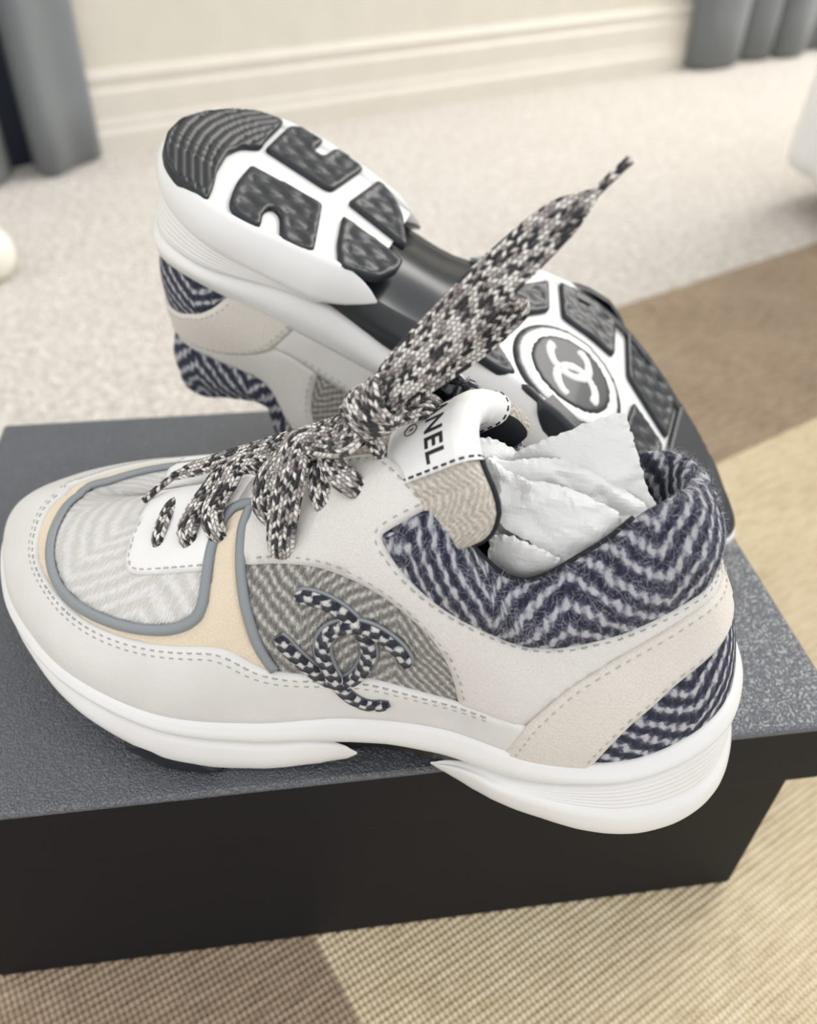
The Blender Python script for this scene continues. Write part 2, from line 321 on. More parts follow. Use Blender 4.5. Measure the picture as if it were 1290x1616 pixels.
# ------------------------------------------------------------------ the sneaker, in its own frame: x toe -> heel, -y lateral side, z up
SU, ST = .0245, .085
LEN = np.r_[0, np.cumsum(np.linalg.norm(np.diff(S(np.linspace(0, 24, 481), np.full(481, .4)), axis=0), axis=1))]
def suv(u, t): return np.stack([np.interp(np.mod(u, 24.0), np.linspace(0, 24, 481), LEN), np.asarray(t)*.085], -1)
def flipu(c): return [(24-u, t) for u, t in c]
def smooth(c, n=2): return [tuple(p) for p in chaikin(c, n)]
def interp_off(u, h):
    return S(u, h[0])+N(u, h[0])*h[1]
def panel(name, poly, h, mat, parent, mirror, grid=.0022, thick=.0014, edge=.0010, relief=None, kind=None, label=None):
    """a cut piece of material lying on the upper: polygon in (u, t), top face h above the surface, rounded edge, thickness going down"""
    P = np.array(poly)*[SU, ST]; P = resample(P, .0013, closed=True)
    V2, F, n = cdt(P, grid, grid*.45)
    n = min(n, len(V2))
    d = dist_poly(V2, P)
    hh = h-.0006*(1-np.clip(d/edge, 0, 1))**2
    u, t = V2[:, 0]/SU, V2[:, 1]/ST
    if relief is not None: hh = hh+relief(u, t, d)
    base, nor = S(u, t), N(u, t)
    V = base+nor*hh[:, None]
    bi = [i for i in range(len(V2)) if d[i] < 1e-6]
    # boundary edges of the triangulation -> rim
    cnt = {}
    for f in F:
        for a, b in ((f[0], f[1]), (f[1], f[2]), (f[2], f[0])): cnt[(a, b)] = 1
    be = [(a, b) for (a, b) in cnt if (b, a) not in cnt]
    idx = {}; R = []
    for a, b in be:
        for k in (a, b):
            if k not in idx: idx[k] = len(V)+len(R); R.append(base[k]+nor[k]*(h-thick))
    F2 = list(F)+[(b, a, idx[a], idx[b]) for a, b in be]
    allV = np.concatenate([V, np.array(R)]) if R else V
    UV = suv(u, t); ruv = [UV[k] for k in idx]
    f0 = F[len(F)//2]; fn = np.cross(V[f0[1]]-V[f0[0]], V[f0[2]]-V[f0[0]])
    if fn@nor[f0[0]] < 0: F2 = [tuple(reversed(f)) for f in F2]
    return mk(name, allV, F2, mat, parent, np.concatenate([UV, np.array(ruv)]) if R else UV, mirror, kind=kind, label=label)
def frames(P, nrm):
    P = np.asarray(P); T = np.gradient(P, axis=0); T /= np.linalg.norm(T, axis=1, keepdims=True)+1e-12
    nn = np.asarray(nrm, float); nn = np.broadcast_to(nn, P.shape)
    W = np.cross(T, nn); W /= np.linalg.norm(W, axis=1, keepdims=True)+1e-12
    return T, W, np.cross(W, T)
def sweep(P, nrm, w, th, k=10, cap=True, power=1.0):
    """flat rounded band swept along P; w widths, th thicknesses; returns V, F, UV"""
    P = np.asarray(P); n = len(P); T, W, Nn = frames(P, nrm)
    w = np.broadcast_to(w, n); th = np.broadcast_to(th, n)
    a = np.linspace(0, 2*math.pi, k, endpoint=False)
    ca, sa = np.sign(np.cos(a))*np.abs(np.cos(a))**power, np.sign(np.sin(a))*np.abs(np.sin(a))**.8
    V = P[:, None]+W[:, None]*(ca[None, :, None]*w[:, None, None]/2)+Nn[:, None]*(sa[None, :, None]*th[:, None, None]/2)
    d = np.r_[0, np.cumsum(np.linalg.norm(np.diff(P, axis=0), axis=1))]
    UV = np.stack([np.broadcast_to(d[:, None], (n, k)), ca[None]*w[:, None]/2+np.where(sa < -.01, .02, 0)[None]], -1)
    F = grid_faces(n, k, closed_m=True); V = V.reshape(-1, 3); UV = UV.reshape(-1, 2)
    if cap: F += [tuple(range(k)), tuple(range((n-1)*k, n*k))[::-1]]
    return V, F, UV
def join(parts):
    V, F, U, o = [], [], [], 0
    for p in parts:
        V.append(p[0]); F += [tuple(i+o for i in f) for f in p[1]]; o += len(p[0])
        U.append(p[2] if len(p) > 2 else np.zeros((len(p[0]), 2)))
    return np.concatenate(V), F, np.concatenate(U)
def surf_line(c, h, step=.0012, n=2):
    q = resample(np.array(smooth(c, n))*[SU, ST], step)/[SU, ST]
    return S(q[:, 0], q[:, 1])+N(q[:, 0], q[:, 1])*h, N(q[:, 0], q[:, 1])
def stitches(curves, h, pitch=.0034, length=.0021, w=.0006):
    """thread dashes along surface curves -> joined V, F"""
    parts = []
    for c in curves:
        P, nn = surf_line(c, h, .0004)
        d = np.r_[0, np.cumsum(np.linalg.norm(np.diff(P, axis=0), axis=1))]
        s = pitch*.5
        while s+length < d[-1]:
            q = np.stack([np.interp([s, s+length*.2, s+length*.8, s+length], d, P[:, k]) for k in range(3)], 1)
            m = nn[min(len(nn)-1, int(np.searchsorted(d, s)))]
            q[0] -= m*.0004; q[3] -= m*.0004
            parts.append(sweep(q, m, w, w*.9, 6)); s += pitch
    return join(parts)
def offset_curve(c, d):
    """shift a (u,t) curve sideways by d metres (left of travel)"""
    P = np.array(smooth(c, 2))*[SU, ST]; T = np.gradient(P, axis=0); T /= np.linalg.norm(T, axis=1, keepdims=True)+1e-12
    return [tuple(p) for p in (P+np.stack([-T[:, 1], T[:, 0]], 1)*d)/[SU, ST]]
def plan(u, off):
    B = _cr(_B, u); d = _dcr(_B, u)[..., :2]; n = np.stack([-d[..., 1], d[..., 0]], -1); n /= np.linalg.norm(n, axis=-1, keepdims=True)
    return B[..., :2]+n*np.asarray(off)[..., None]
def fold(u): u = np.mod(u, 24.0); return np.where(u > 12, 24-u, u)
def it(u, tab):
    t = np.array(tab, float); z = np.interp(fold(u), t[:, 0], t[:, 1])*.001
    if tab is ZG: z = z+.0085*np.exp(-((fold(u)-5.45)/.95)**2)*(np.mod(u, 24.0) > 12)      # the medial arch is cut higher
    return z
ZG = [(0, 36), (1, 35.5), (1.8, 34), (2.3, 31.8), (2.9, 28.6), (3.4, 25.2), (3.9, 21.2), (4.3, 18.8), (4.6, 17.6), (5.2, 17.6), (5.6, 18.8), (6.1, 18.6), (6.6, 20), (7, 20), (7.5, 21.3), (8, 23), (8.6, 26), (9, 28), (9.5, 29.3), (10, 30), (12, 30.5)]
OG = [(0, 4.6), (3, 4.4), (4, 3.3), (6, 2.6), (8, 2.8), (9, 2.4), (12, 2.2)]
ZR = [(0, 17), (2, 16.5), (3, 16.2), (3.9, 16.6), (4.3, 16.8), (4.6, 16), (4.75, 14.6), (4.95, 11.8), (5.1, 9.2)]
OB = [(0, 9), (1, 9), (2, 8.6), (2.55, 7.9), (3, 6.7), (3.35, 5.6), (3.8, 3.4), (4.25, 2.2), (4.6, 1.4), (5.1, .3), (5.93, .4), (6.3, .4), (7.5, .2), (8.2, 2.0), (9, 2.6), (12, 2.4)]
ZB = [(0, 3.5), (1, 1.8), (2, 1.2), (2.6, .9), (4, .8), (4.3, .8), (4.6, .8), (4.85, 3.4), (5.0, 5.8), (5.1, 8.2), (5.93, 10), (6.03, 6.6), (6.36, 3.2), (6.96, 1), (7.5, .6), (8, 3.2), (8.4, 8.4), (8.76, 12.6), (9.16, 16.5), (9.6, 19.5), (10, 21.5), (11, 23.5), (12, 24)]
HT_TIP = [(4.55, 17.2), (4.75, 15.4), (4.95, 12.6), (5.1, 9.4)]
FT_TIP = [(5.93, 11), (6.05, 14.8), (6.18, 16.6), (6.4, 18.4)]
ZS_X = np.array([-.02, .010, .027, .047, .068, .083, .100, .2, .3]); ZS_Z = np.array([21, 17.5, 14, 9, 3.6, 1.0, 0, 0, 0])*.001
def zsole(x): return np.interp(x, ZS_X, ZS_Z)
def ring_mesh(us, rows, closed, tip=None):
    """rows: list of functions u -> (off, z); loft over u"""
    V = []
    for r in rows:
        off, z = r(us)
        if tip: e = np.clip(np.abs(fold(us)-tip)/.75, 0, 1)**.7; off = .0002+(off-.0002)*e
        p = plan(us, off); V.append(np.c_[p, z])
    V = np.stack(V, 1); n, m = V.shape[:2]
    return V.reshape(-1, 3), grid_faces(n, m, closed_n=closed)
def build_midsole(root, mir):
    bz = lambda u: _cr(_B, u)[..., 2]
    rows = []
    def R(f): rows.append(f)
    R(lambda u: (-.004+0*u, bz(u)+.0010)); R(lambda u: (-.0006+0*u, bz(u)+.0012)); R(lambda u: (.0012+0*u, bz(u)+.0022)); R(lambda u: (.0024+0*u, bz(u)+.0018))
    for k in np.linspace(.12, 1, 9):
        def f(u, k=k):
            zt, zg, og = bz(u)+.001, it(u, ZG), it(u, OG)
            bul = np.sin(math.pi*k)*.0016
            return .0024+(og-.0024)*k+bul-.0012*k**6, zt+(zg-zt)*k
        R(f)
    R(lambda u: (it(u, OG)-.0022, it(u, ZG)-.0009)); R(lambda u: (it(u, OG)-.008, it(u, ZG)-.0002))
    us = np.linspace(0, 24, 241)[:-1]
    V, F = ring_mesh(us, rows, True)
    mid = mk('midsole', V, F, M['foam'], root, None, mir)
    # heel wing with fine ribs
    def zt_heel(u):
        f = fold(u); z = it(u, ZG)-.0006; z2 = np.interp(f, *np.array(HT_TIP).T)*.001
        return np.where(f > 4.55, z2, np.minimum(z, np.interp(f, [3.4, 4.55], [.040, .0172])))
    us = np.linspace(-5.1, 5.1, 181); rows = []
    R2 = rows.append
    tq = lambda u: np.clip((5.1-fold(u))/.4, 0, 1)**.7
    R2(lambda u: (it(u, OG)-.004*tq(u), zt_heel(u)-.0002)); R2(lambda u: (it(u, OG)-.0012*tq(u), zt_heel(u)-.0003)); R2(lambda u: (it(u, OG)+.0002, zt_heel(u)-.0009))
    for k in np.linspace(.06, 1, 34):
        def f(u, k=k):
            zt, zr = zt_heel(u)-.001, np.minimum(it(u, ZR), zt_heel(u)-.001)
            fade = np.clip((4.35-fold(u))/1.2, 0, 1)
            rib = -.00042*(.5-.5*np.cos(k*2*math.pi*6))*fade*(k < .99)
            return it(u, OG)+.0004+.0016*k+rib, zt+(zr-zt)*k
        R2(f)
    for k in np.linspace(.1, 1, 10):
        def f(u, k=k):
            zt_ = zt_heel(u)-.001; zr = np.minimum(it(u, ZR), zt_); zb = np.minimum(it(u, ZB), zr-.0003); a = it(u, OG)+.0028; b = it(u, OB)
            return a+(b-a)*k+.0014*np.sin(math.pi*k)*np.clip((zr-zb)/.01, 0, 1)-.0016*k**5*np.clip((zr-zb)/.01, 0, 1), zr+(zb-zr)*k
        R2(f)
    te = lambda u: np.clip((5.1-fold(u))/.7, 0, 1)**.6
    R2(lambda u: (it(u, OB)-.0034*te(u), np.minimum(it(u, ZB), it(u, ZR)-.0003)+.0004*te(u))); R2(lambda u: (it(u, OB)-.0075*te(u), it(u, ZB)+.0024*te(u))); R2(lambda u: (it(u, OB)-.012*te(u), it(u, ZB)+(it(u, ZR)-it(u, ZB))*te(u)))
    V, F = ring_mesh(us, rows, False, 5.1); mk('heel_wing', V, F, M['foam'], mid, None, mir)
    # forefoot wing
    def zt_f(u):
        f = fold(u); return np.where(f < 6.4, np.interp(f, *np.array(FT_TIP).T)*.001, np.minimum(it(u, ZG)-.0006, np.interp(f, [6.4, 7.6], [.0184, .030])))
    us = np.linspace(5.93, 18.07, 201); rows = []; R3 = rows.append
    tg = lambda u: np.clip((fold(u)-5.93)/.4, 0, 1)**.7
    R3(lambda u: (it(u, OG)-.004*tg(u), zt_f(u)-.0002)); R3(lambda u: (it(u, OG)-.0012*tg(u), zt_f(u)-.0003)); R3(lambda u: (it(u, OG)+.0001, zt_f(u)-.001))
    for k in np.linspace(.1, 1, 12):
        def f(u, k=k):
            zt = zt_f(u)-.001; zb = np.minimum(it(u, ZB), zt-.0003); a = it(u, OG)+.0002; b = it(u, OB); big = np.clip((zt-zb)/.012, 0, 1)
            return a+(b-a)*k+.0022*np.sin(math.pi*k)*big-.0012*k**5*big, zt+(zb-zt)*k
        R3(f)
    tf = lambda u: np.clip((fold(u)-5.93)/.8, 0, 1)**.6
    R3(lambda u: (it(u, OB)-.0030*tf(u), it(u, ZB)+.0003)); R3(lambda u: (it(u, OB)-.0065*tf(u), it(u, ZB)+.0022*tf(u))); R3(lambda u: (it(u, OB)-.012*tf(u), it(u, ZB)+.006*tf(u)))
    V, F = ring_mesh(us, rows, False, 5.93); mk('forefoot_wing', V, F, M['foam'], mid, None, mir)
    # white underside plates
    for nm, ua, ub in (('heel_plate', -4.9, 4.9), ('forefoot_plate', 6.2, 17.8)):
        us = np.linspace(ua, ub, 121); p = plan(us, it(us, OB)-.0050)
        V2, F, n = cdt(resample(p, .003, closed=True), .005, .002)
        z = zsole(V2[:, 0])+.0026
        mk(nm, np.c_[V2, z], F, M['foam'], mid, None, mir)
    # glossy waist bridge
    xs = np.linspace(.112, .212, 41); um = np.linspace(3.2, 7.6, 200)
    pl = plan(um, np.interp(um, [5.2, 5.7], [.0004, -.0018])); pm = plan(24-um, np.full(200, -.0016))
    yl = np.interp(xs, pl[::-1, 0], pl[::-1, 1]); ym = np.interp(xs, pm[::-1, 0], pm[::-1, 1])
    vs = np.linspace(0, 1, 15); V = []
    arch = .0040+.0058*np.sin(math.pi*np.clip((xs-.112)/.1, 0, 1))**1.2
    for i, x in enumerate(xs):
        zt = .0205; zm = .0285
        V.append((x, yl[i]-.0004, zt))
        for v in vs: V.append((x, yl[i]+(ym[i]-yl[i])*v, arch[i]+.0022*np.cos(2*math.pi*v)*np.sin(math.pi*(x-.112)/.1)))
        V.append((x, ym[i]+.0004, zm))
    mk('waist_bridge', V, grid_faces(41, 17), M['shank'], root, None, mir)
    return mid
def sole_pad(name, poly, root, mir, quilt=True, top=.0028, rib=None, mat=None, low=None, grid=.0016, rnd=2):
    """rubber tread block on the underside (outline x, y in metres): raised border, quilted or ribbed face"""
    P = np.array(poly)*.001
    if rnd: P = chaikin(resample(P, .0034, closed=True), rnd, closed=True)
    P = resample(P, .0016, closed=True)
    V2, F, n = cdt(P, grid, grid*.4); d = dist_poly(V2, P); x, y = V2.T
    proud = np.full(len(V2), .0026 if low is None else low)
    proud -= .0008*(1-np.clip(d/.0009, 0, 1))**2
    if quilt:
        a = np.abs(np.sin((x*.62+y)*math.pi/.0092)); b = np.abs(np.sin((x*.62-y)*math.pi/.0092))
        inner = np.clip((d-.0020)/.0008, 0, 1)
        proud -= inner*.0017-inner*.0016*np.minimum(a, b)**.6
    if rib is not None: proud += rib(x, y, d)
    z0 = zsole(x)+.0028
    V = np.c_[x, y, z0-proud]; W = np.c_[x, y, z0+.001]
    cnt = {}
    for f in F:
        for a, b in ((f[0], f[1]), (f[1], f[2]), (f[2], f[0])): cnt[(a, b)] = 1
    be = [(a, b) for (a, b) in cnt if (b, a) not in cnt]; idx = {}; R = []
    for a, b in be:
        for k in (a, b):
            if k not in idx: idx[k] = len(V)+len(R); R.append(W[k])
    F2 = [tuple(reversed(f)) for f in F]+[(a, b, idx[b], idx[a]) for a, b in be]
    return mk(name, np.concatenate([V, R]), F2, mat or M['rubber'], root, None, mir)
def strip2d(P, w):
    P = np.asarray(P, float); T = np.gradient(P, axis=0); T /= np.linalg.norm(T, axis=1, keepdims=True)
    Nn = np.stack([-T[:, 1], T[:, 0]], 1); a, b = P+Nn*w/2, P-Nn*w/2
    ang = np.linspace(0, math.pi, 7)[1:-1]
    e = [P[-1]+(-Nn[-1]*-np.cos(t)+T[-1]*np.sin(t))*w/2 for t in ang]; s = [P[0]+(-Nn[0]*np.cos(t)-T[0]*np.sin(t))*w/2 for t in ang]
    return np.concatenate([a, np.array([P[-1]+(Nn[-1]*np.cos(t)+T[-1]*np.sin(t)*.25)*w/2 for t in ang]), b[::-1], np.array([P[0]+(-Nn[0]*np.cos(t)-T[0]*np.sin(t)*.25)*w/2 for t in ang])])
PADS = {'rib_pad': [(236, 40), (241, 39.6), (250, 37), (256.5, 32), (261, 25), (264.5, 15), (265.3, 2.5), (261, -12.5), (255, -23), (247.5, -31.8), (237, -36), (236.9, -15.3), (235.8, -8.6), (241.5, -2.7), (243.5, 6.4), (241.4, 20), (237.8, 31)], 'heel_a': [(234.5, -10), (234.3, -33.8), (232.5, -38.5), (219.6, -39.5), (220.8, -29.2), (218.2, -26.7), (215.3, -28.5), (214.2, -38), (212.9, -39.5), (199.5, -37), (204.1, -9.3), (205.4, -7.6)], 'heel_b': [(234, 5.3), (204, 3.2), (200.5, 15.9), (195.5, 34.5), (200, 36.5), (207.8, 37.5), (211, 29.9), (213.5, 24), (216.5, 22), (218.5, 24), (218.5, 29), (215.8, 37.8), (221.6, 38.5), (228.4, 37), (231, 31), (233.3, 20)], 'tri_a': [(196.3, -7.4), (191.7, -35), (182.8, -29.7), (175.9, -20.7), (167.4, -0.2)], 'tri_b': [(195, 3.2), (166, 8), (166, 17), (171, 28), (185, 34), (190.5, 21.3)], 'fore_a': [(138, -29), (132, -33), (118, -22), (108, -36), (103.5, -14.5), (112, -3.5), (125, -6)], 'fore_b': [(103, -39.5), (95, -41.5), (77, -42), (72, -40), (69, -15), (97, -16.2)], 'fore_c': [(65.5, -41.5), (53, -39.5), (44, -35.5), (33, -29), (31.6, -16.7), (33.9, 4.4), (60, -11)], 'fore_d': [(54.8, 1.9), (36, 10.6), (36, 30), (38, 46), (47, 48), (58, 46), (58, 30)], 'fore_e': [(135, 33), (120, 24.5), (108.5, 36), (112, 40), (131, 38)], 'fore_f': [(106, 41), (102, 38), (90, 44), (80, 43.5), (69, 38), (63, 42), (66, 49), (84, 48), (104, 42)], 'toe': [(28.7, -27), (17, -18), (5, -5), (-2, 10), (-2, 22), (3, 33), (14, 42), (26, 46), (34, 46), (33, 10), (30, -18)]}
def build_sole(root, mir):
    out = empty('outsole'); out.parent = root
    for k, poly in PADS.items():
        if k == 'rib_pad':
            def rib(x, y, d):
                f = (x+y*y*9.0-.2)/.0025
                return -.0011*np.clip((d-.0008)/.0006, 0, 1)*(np.abs(np.sin(f*math.pi/1.35))**.6 < .55)
            sole_pad('ribbed_heel_tread', poly, out, mir, False, rib=rib, grid=.00085, low=.0029)
        elif k == 'toe':
            sole_pad('toe_tread', poly, out, mir, False, low=.0030)
        else: sole_pad('tread_block', poly, out, mir, True, rnd=1)
    # medallion: white ring, black disc, pale interlocked letters
    cx, cy, r = 86.5, 15.5, 24.5; a = np.linspace(0, 2*math.pi, 73)[:-1]
    circ = lambda rr: np.c_[cx+rr*np.cos(a), cy+rr*np.sin(a)]
    sole_pad('medallion_rim', circ(r+2.4), out, mir, False, low=.0011, rnd=0)
    med = sole_pad('medallion_ring', circ(r), out, mir, False, low=.0017, mat=M['foam'], rnd=0)
    sole_pad('medallion_disc', circ(r*.81), med, mir, False, low=.0022, rnd=0)
    ax, px = np.array([.42, -.907]), np.array([.907, .42])
    for s in (1, -1):
        t = np.linspace(math.radians(42), math.radians(318), 44)
        q = np.array([cx, cy])+s*6.6*ax+9.4*(s*np.cos(t)[:, None]*ax+np.sin(t)[:, None]*px)
        sole_pad('medallion_letter', strip2d(q, 4.7), med, mir, False, low=.0028, mat=M['foam'], rnd=0)
    # black bumper where the outsole climbs the lateral and medial sidewall
    for side in (0, 1):
        us = np.linspace(7.42, 8.52, 40); zt = np.interp(us, [7.42, 7.55, 7.75, 8.0, 8.25, 8.45, 8.52], [1.5, 5.5, 11, 14.6, 14.2, 11, 9.5])*.001
        zl = np.interp(us, [7.42, 7.7, 8.05, 8.3, 8.52], [.4, -.2, .6, 4.0, 8.8])*.001; V = []
        for k, kk in ((-.02, -.004), (0, .0006), (.12, .0012), (.5, .0014), (.85, .0008), (1, .0002), (1, -.003)):
            z = zt+(zl-zt)*max(k, 0); uu = 24-us if side else us; kk = kk*np.clip(np.sin(math.pi*(us-7.42)/1.1)*4, 0, 1)-.0012*(1-np.clip(np.sin(math.pi*(us-7.42)/1.1)*4, 0, 1))
            V.append(np.c_[plan(uu, it(us, OB)+.0016+kk-.0012*max(k, 0)), z])
        V = np.stack(V, 1); mk('bumper', V.reshape(-1, 3), grid_faces(40, 7), M['rubber'], out, None, mir)
    us = np.linspace(7.5, 16.5, 120); V = []
    for o_, k in ((-.0002, 0), (-.0012, .12), (-.0020, .6), (-.0045, 1.0), (-.009, 1.0)):
        p = plan(us, it(us, OB)+o_); zb = it(us, ZB)+.0006; V.append(np.c_[p, zb+(np.minimum(zsole(p[:, 0])+.0006, zb)-zb)*k])
    V = np.stack(V, 1); mk('toe_sidewall', V.reshape(-1, 3), grid_faces(120, 5), M['rubber'], out, None, mir)
    return out

D = DATA
def build_upper(root, mir, detailed):
    tp, bp, mt, qa, vp = (smooth(D[k]) for k in ('toe_pipe', 'back_pipe', 'mud_top', 'quarter_arc', 'vamp'))
    et, ef, sm, stp, sb = (smooth(D[k]) for k in ('eye_top', 'eye_front', 'seam', 'strap_top', 'strap_bot'))
    def med(c, goal):      # the medial toe line runs nearer the ridge than the lateral one
        r = []
        for u, t in c:
            k = np.clip((12.15-u)/1.1, 0, 1)*np.clip((u-7.3)/.8, 0, 1); k = k*k*(3-2*k)
            r.append((24-u, t+k*max(0, goal-t)))
        return r
    ok = lambda c: [(u, min(t, .985)) for u, t in c]
    # ---- black inner bootie under all the pieces
    us = np.linspace(0, 24, 145)[:-1]; ts = np.linspace(-.06, .985, 22)
    UU, TT = np.meshgrid(us, ts, indexing='ij')
    V = S(UU, TT)-N(UU, TT)*.0012
    mk('inner_lining', V.reshape(-1, 3), grid_faces(144, 22, closed_n=True), M['black'], root, None, mir)
    # ---- toe box wool
    poly = list(tp)+med(tp, .80)[::-1]
    poly = poly+[(24-tp[0][0], 1.0)]+[(u, 1.0) for u in np.linspace(24-tp[0][0], tp[0][0], 30)[1:]]
    panel('toe_box', poly, .0006, M['tweed_white'], root, mir, label='cream herringbone wool toe box')
    # ---- beige suede overlay
    mlow = [(u, t-.02) for u, t in mt if u > bp[-1][0]]      # toe .. back of the beige piece
    poly = list(tp)+med(tp, .80)[::-1]+flipu(bp)+[(u, t) for u, t in med(mlow, .68)[::-1]]+list(mlow)+list(bp)[::-1]
    panel('toe_overlay', poly, .0010, M['beige'], root, mir, label='beige suede overlay')
    # ---- mudguard
    end = [(3.92, .16), (4.0, -.05)]; foot = [(u, -.05) for u in np.linspace(4.1, 19.9, 120)]
    poly = list(mt)+end+foot+flipu(end)[::-1]+med(mt, .70)[::-1]
    panel('mudguard', poly, .0019, M['leather'], root, mir, grid=.0028, label='smooth white leather mudguard')
    st = [offset_curve([p for p in mt if p[0] > 4.5], d) for d in (.0018, .0036)]
    st += [med(c, .665) for c in st]
    V, F, U = stitches(st, .00195, .0031, .0016, .0005); mk('stitching', V, F, M['stitch'], root, U, mir, kind='stuff')
    for side in (0, 1):
        f = flipu if side else (lambda c: list(c))
        # ---- vamp facing piece around the throat
        a0 = [(10.25, .985)]+list(vp)+[(7.86, .615), (7.95, .671), (8.02, .734), (8.05, .789), (8.04, .835), (8.2, .985)]
        poly = a0+[(u, .985) for u in np.linspace(8.3, 10.2, 14)]
        def roll(u, t, d): return .0024*np.exp(-((t-.90)/.07)**2)*np.clip((10.0-fold(u))/.6, 0, 1)*np.clip((fold(u)-8.2)/.4, 0, 1)
        panel('vamp_facing', f(poly), .0018, M['leather_vamp'], root, mir, relief=roll)
        V, F, U = stitches([f(offset_curve(vp, -.0016))], .00185, .0030, .0017, .0005); mk('stitching', V, F, M['stitch_pale'], root, U, mir, kind='stuff')
        # ---- grey wool quarter insert
        mlow = [(u, t-.02) for u, t in mt if 4.85 < u < bp[-1][0]]
        poly = list(bp)+mlow+[(u-.06, t+.02) for u, t in qa[::-1]]
        panel('quarter_insert', f(poly), .0007, M['tweed_grey'], root, mir, label='grey herringbone wool insert')
        # ---- suede quarter with eyestay
        mid_ = [(u, t-.015) for u, t in mt if u < 4.853]
        lo_bp = [p for p in bp if p[1] > .612]
        seam2 = sm+[(.9, .675), (0.02, .69)]
        heel_dn = [(0.02, .60)]+[(u, t-.012) for u, t in ([(.9, .614)]+stp) if t > .215]
        poly = ok(et)+ok(ef)[1:]+seam2+heel_dn+mid_[::-1]+qa[::-1]+lo_bp[::-1]
        panel('quarter', f(poly), .0017, M['suede'], root, mir, grid=.0026)
        cs = [offset_curve(qa[2:], -.0018), offset_curve(ok(et)[10:]+ok(ef)[1:]+seam2, .0018)]
        V, F, U = stitches([f(c) for c in cs], .00175, .0034, .0015, .0005); mk('stitching', V, F, M['stitch'], root, U, mir, kind='stuff')
        # ---- heel strap and heel wool
        sbx = sb+[(3.42, -.05)]
        up = [(0, .605), (.9, .617)]+stp+[(4.45, -.05)]
        poly = up+[(u, -.05) for u in np.linspace(4.4, 3.45, 10)]+sbx[::-1]+[(.8, .40), (0, .405)]
        panel('heel_strap', f(poly), .0026, M['strap_suede'], root, mir, label='rough suede heel strap')
        V, F, U = stitches([f(offset_curve(up[:-1], -.0024)), f(offset_curve(sbx[:-2], .0020))], .0027, .0034, .0016, .0005)
        mk('stitching', V, F, M['stitch_pale'], root, U, mir, kind='stuff')
        poly = [(0, .41), (.8, .41)]+[(u, t+.01) for u, t in sb]+[(3.42, -.05)]+[(u, -.05) for u in np.linspace(3.4, 0, 30)]
        panel('heel_panel', f(poly), .0012, M['tweed_navy'], root, mir, label='navy and white wool heel panel')
        # ---- back strip of grey trim
        P, nn = surf_line(f(bp), .0012, n=0)
        V, F, U = sweep(P, nn, .0036, .0022, 8); mk('trim_strip', V, F, M['piping'], root, U, mir)
    line = smooth([(bp[0][0]-.02, bp[0][1])]+list(tp)+med(tp, .80)[::-1]+[(24-bp[0][0]+.02, bp[0][1])], 1)
    P, nn = surf_line(line, .0013, n=0)
    V, F, U = sweep(P, nn, .0036, .0022, 8); mk('trim_strip', V, F, M['piping'], root, U, mir)
    # ---- padded collar: bulging outside, rolled over the rim, down the inside
    s = np.array(sm+[(.9, .675), (0, .69)]); s = s[np.argsort(s[:, 0])]
    e = np.array(ok(ef)); e = e[np.argsort(e[:, 0])]
    ue = sm[0][0]; us = np.unique(np.r_[np.linspace(-ue, ue, 150), -5.333, 5.333]); V, UV = [], []
    arc = np.interp(np.mod(us+24, 24.0), np.linspace(0, 24, 481), LEN); arc = np.where(us < 0, arc-LEN[-1], arc)
    for u, al in zip(us, arc):
        au = abs(u); t0 = np.interp(au, s[:, 0], s[:, 1])-.02
        t1 = 1.0 if au <= 5.333 else np.interp(au, e[:, 0], e[:, 1])
        full = np.clip((5.7-au)/.7, 0, 1)
        uu = np.full(11, u); k = np.linspace(0, 1, 11); tt = t0+(t1-t0)*k
        h = .0006+.0052*full**.6*np.sin(np.clip(k*1.12, 0, 1)*math.pi*.78)*(1-.15*k)
        o = S(uu, tt)+N(uu, tt)*h[:, None]
        top, nn = S(u, t1), N(u, t1); nh = nn*[1, 1, 0]; nh = nh/(np.linalg.norm(nh)+1e-9)
        r = (.0042*full+.0004); dep = .030*full+.001
        c = top+np.array([0, 0, .0004])*full
        cx = [c+nh*(r*.75*math.cos(a))-nh*r*.45+np.array([0, 0, r*.85*math.sin(a)]) for a in np.linspace(math.radians(50), math.radians(180), 7)]
        inn = [cx[-1]+np.array([0, 0, -dep*j])-nh*.001*j+(nh*.004*j*j) for j in (.15, .35, .6, 1.0)]
        row = np.concatenate([o, cx, inn]); V.append(row)
        dl = np.r_[0, np.cumsum(np.linalg.norm(np.diff(row, axis=0), axis=1))]
        UV.append(np.c_[np.full(len(row), al), dl])
    V, UV = np.array(V), np.array(UV); n, m = V.shape[:2]
    col = mk('collar', V.reshape(-1, 3), grid_faces(n, m, flip=True), M['tweed_navy'], root, UV.reshape(-1, 2), mir, label='padded navy and white herringbone wool collar')
    for a, b in ((2.2, 5.55), (-5.55, -2.2)):
        k_ = (us > a) & (us < b); P = V[k_, 15]+np.array([0, 0, .0002]); V3, F3, U3 = sweep(P, (0, 0, 1), .0022, .0022, 7)
        mk('collar_binding', V3, F3, M['black'], col, U3, mir)
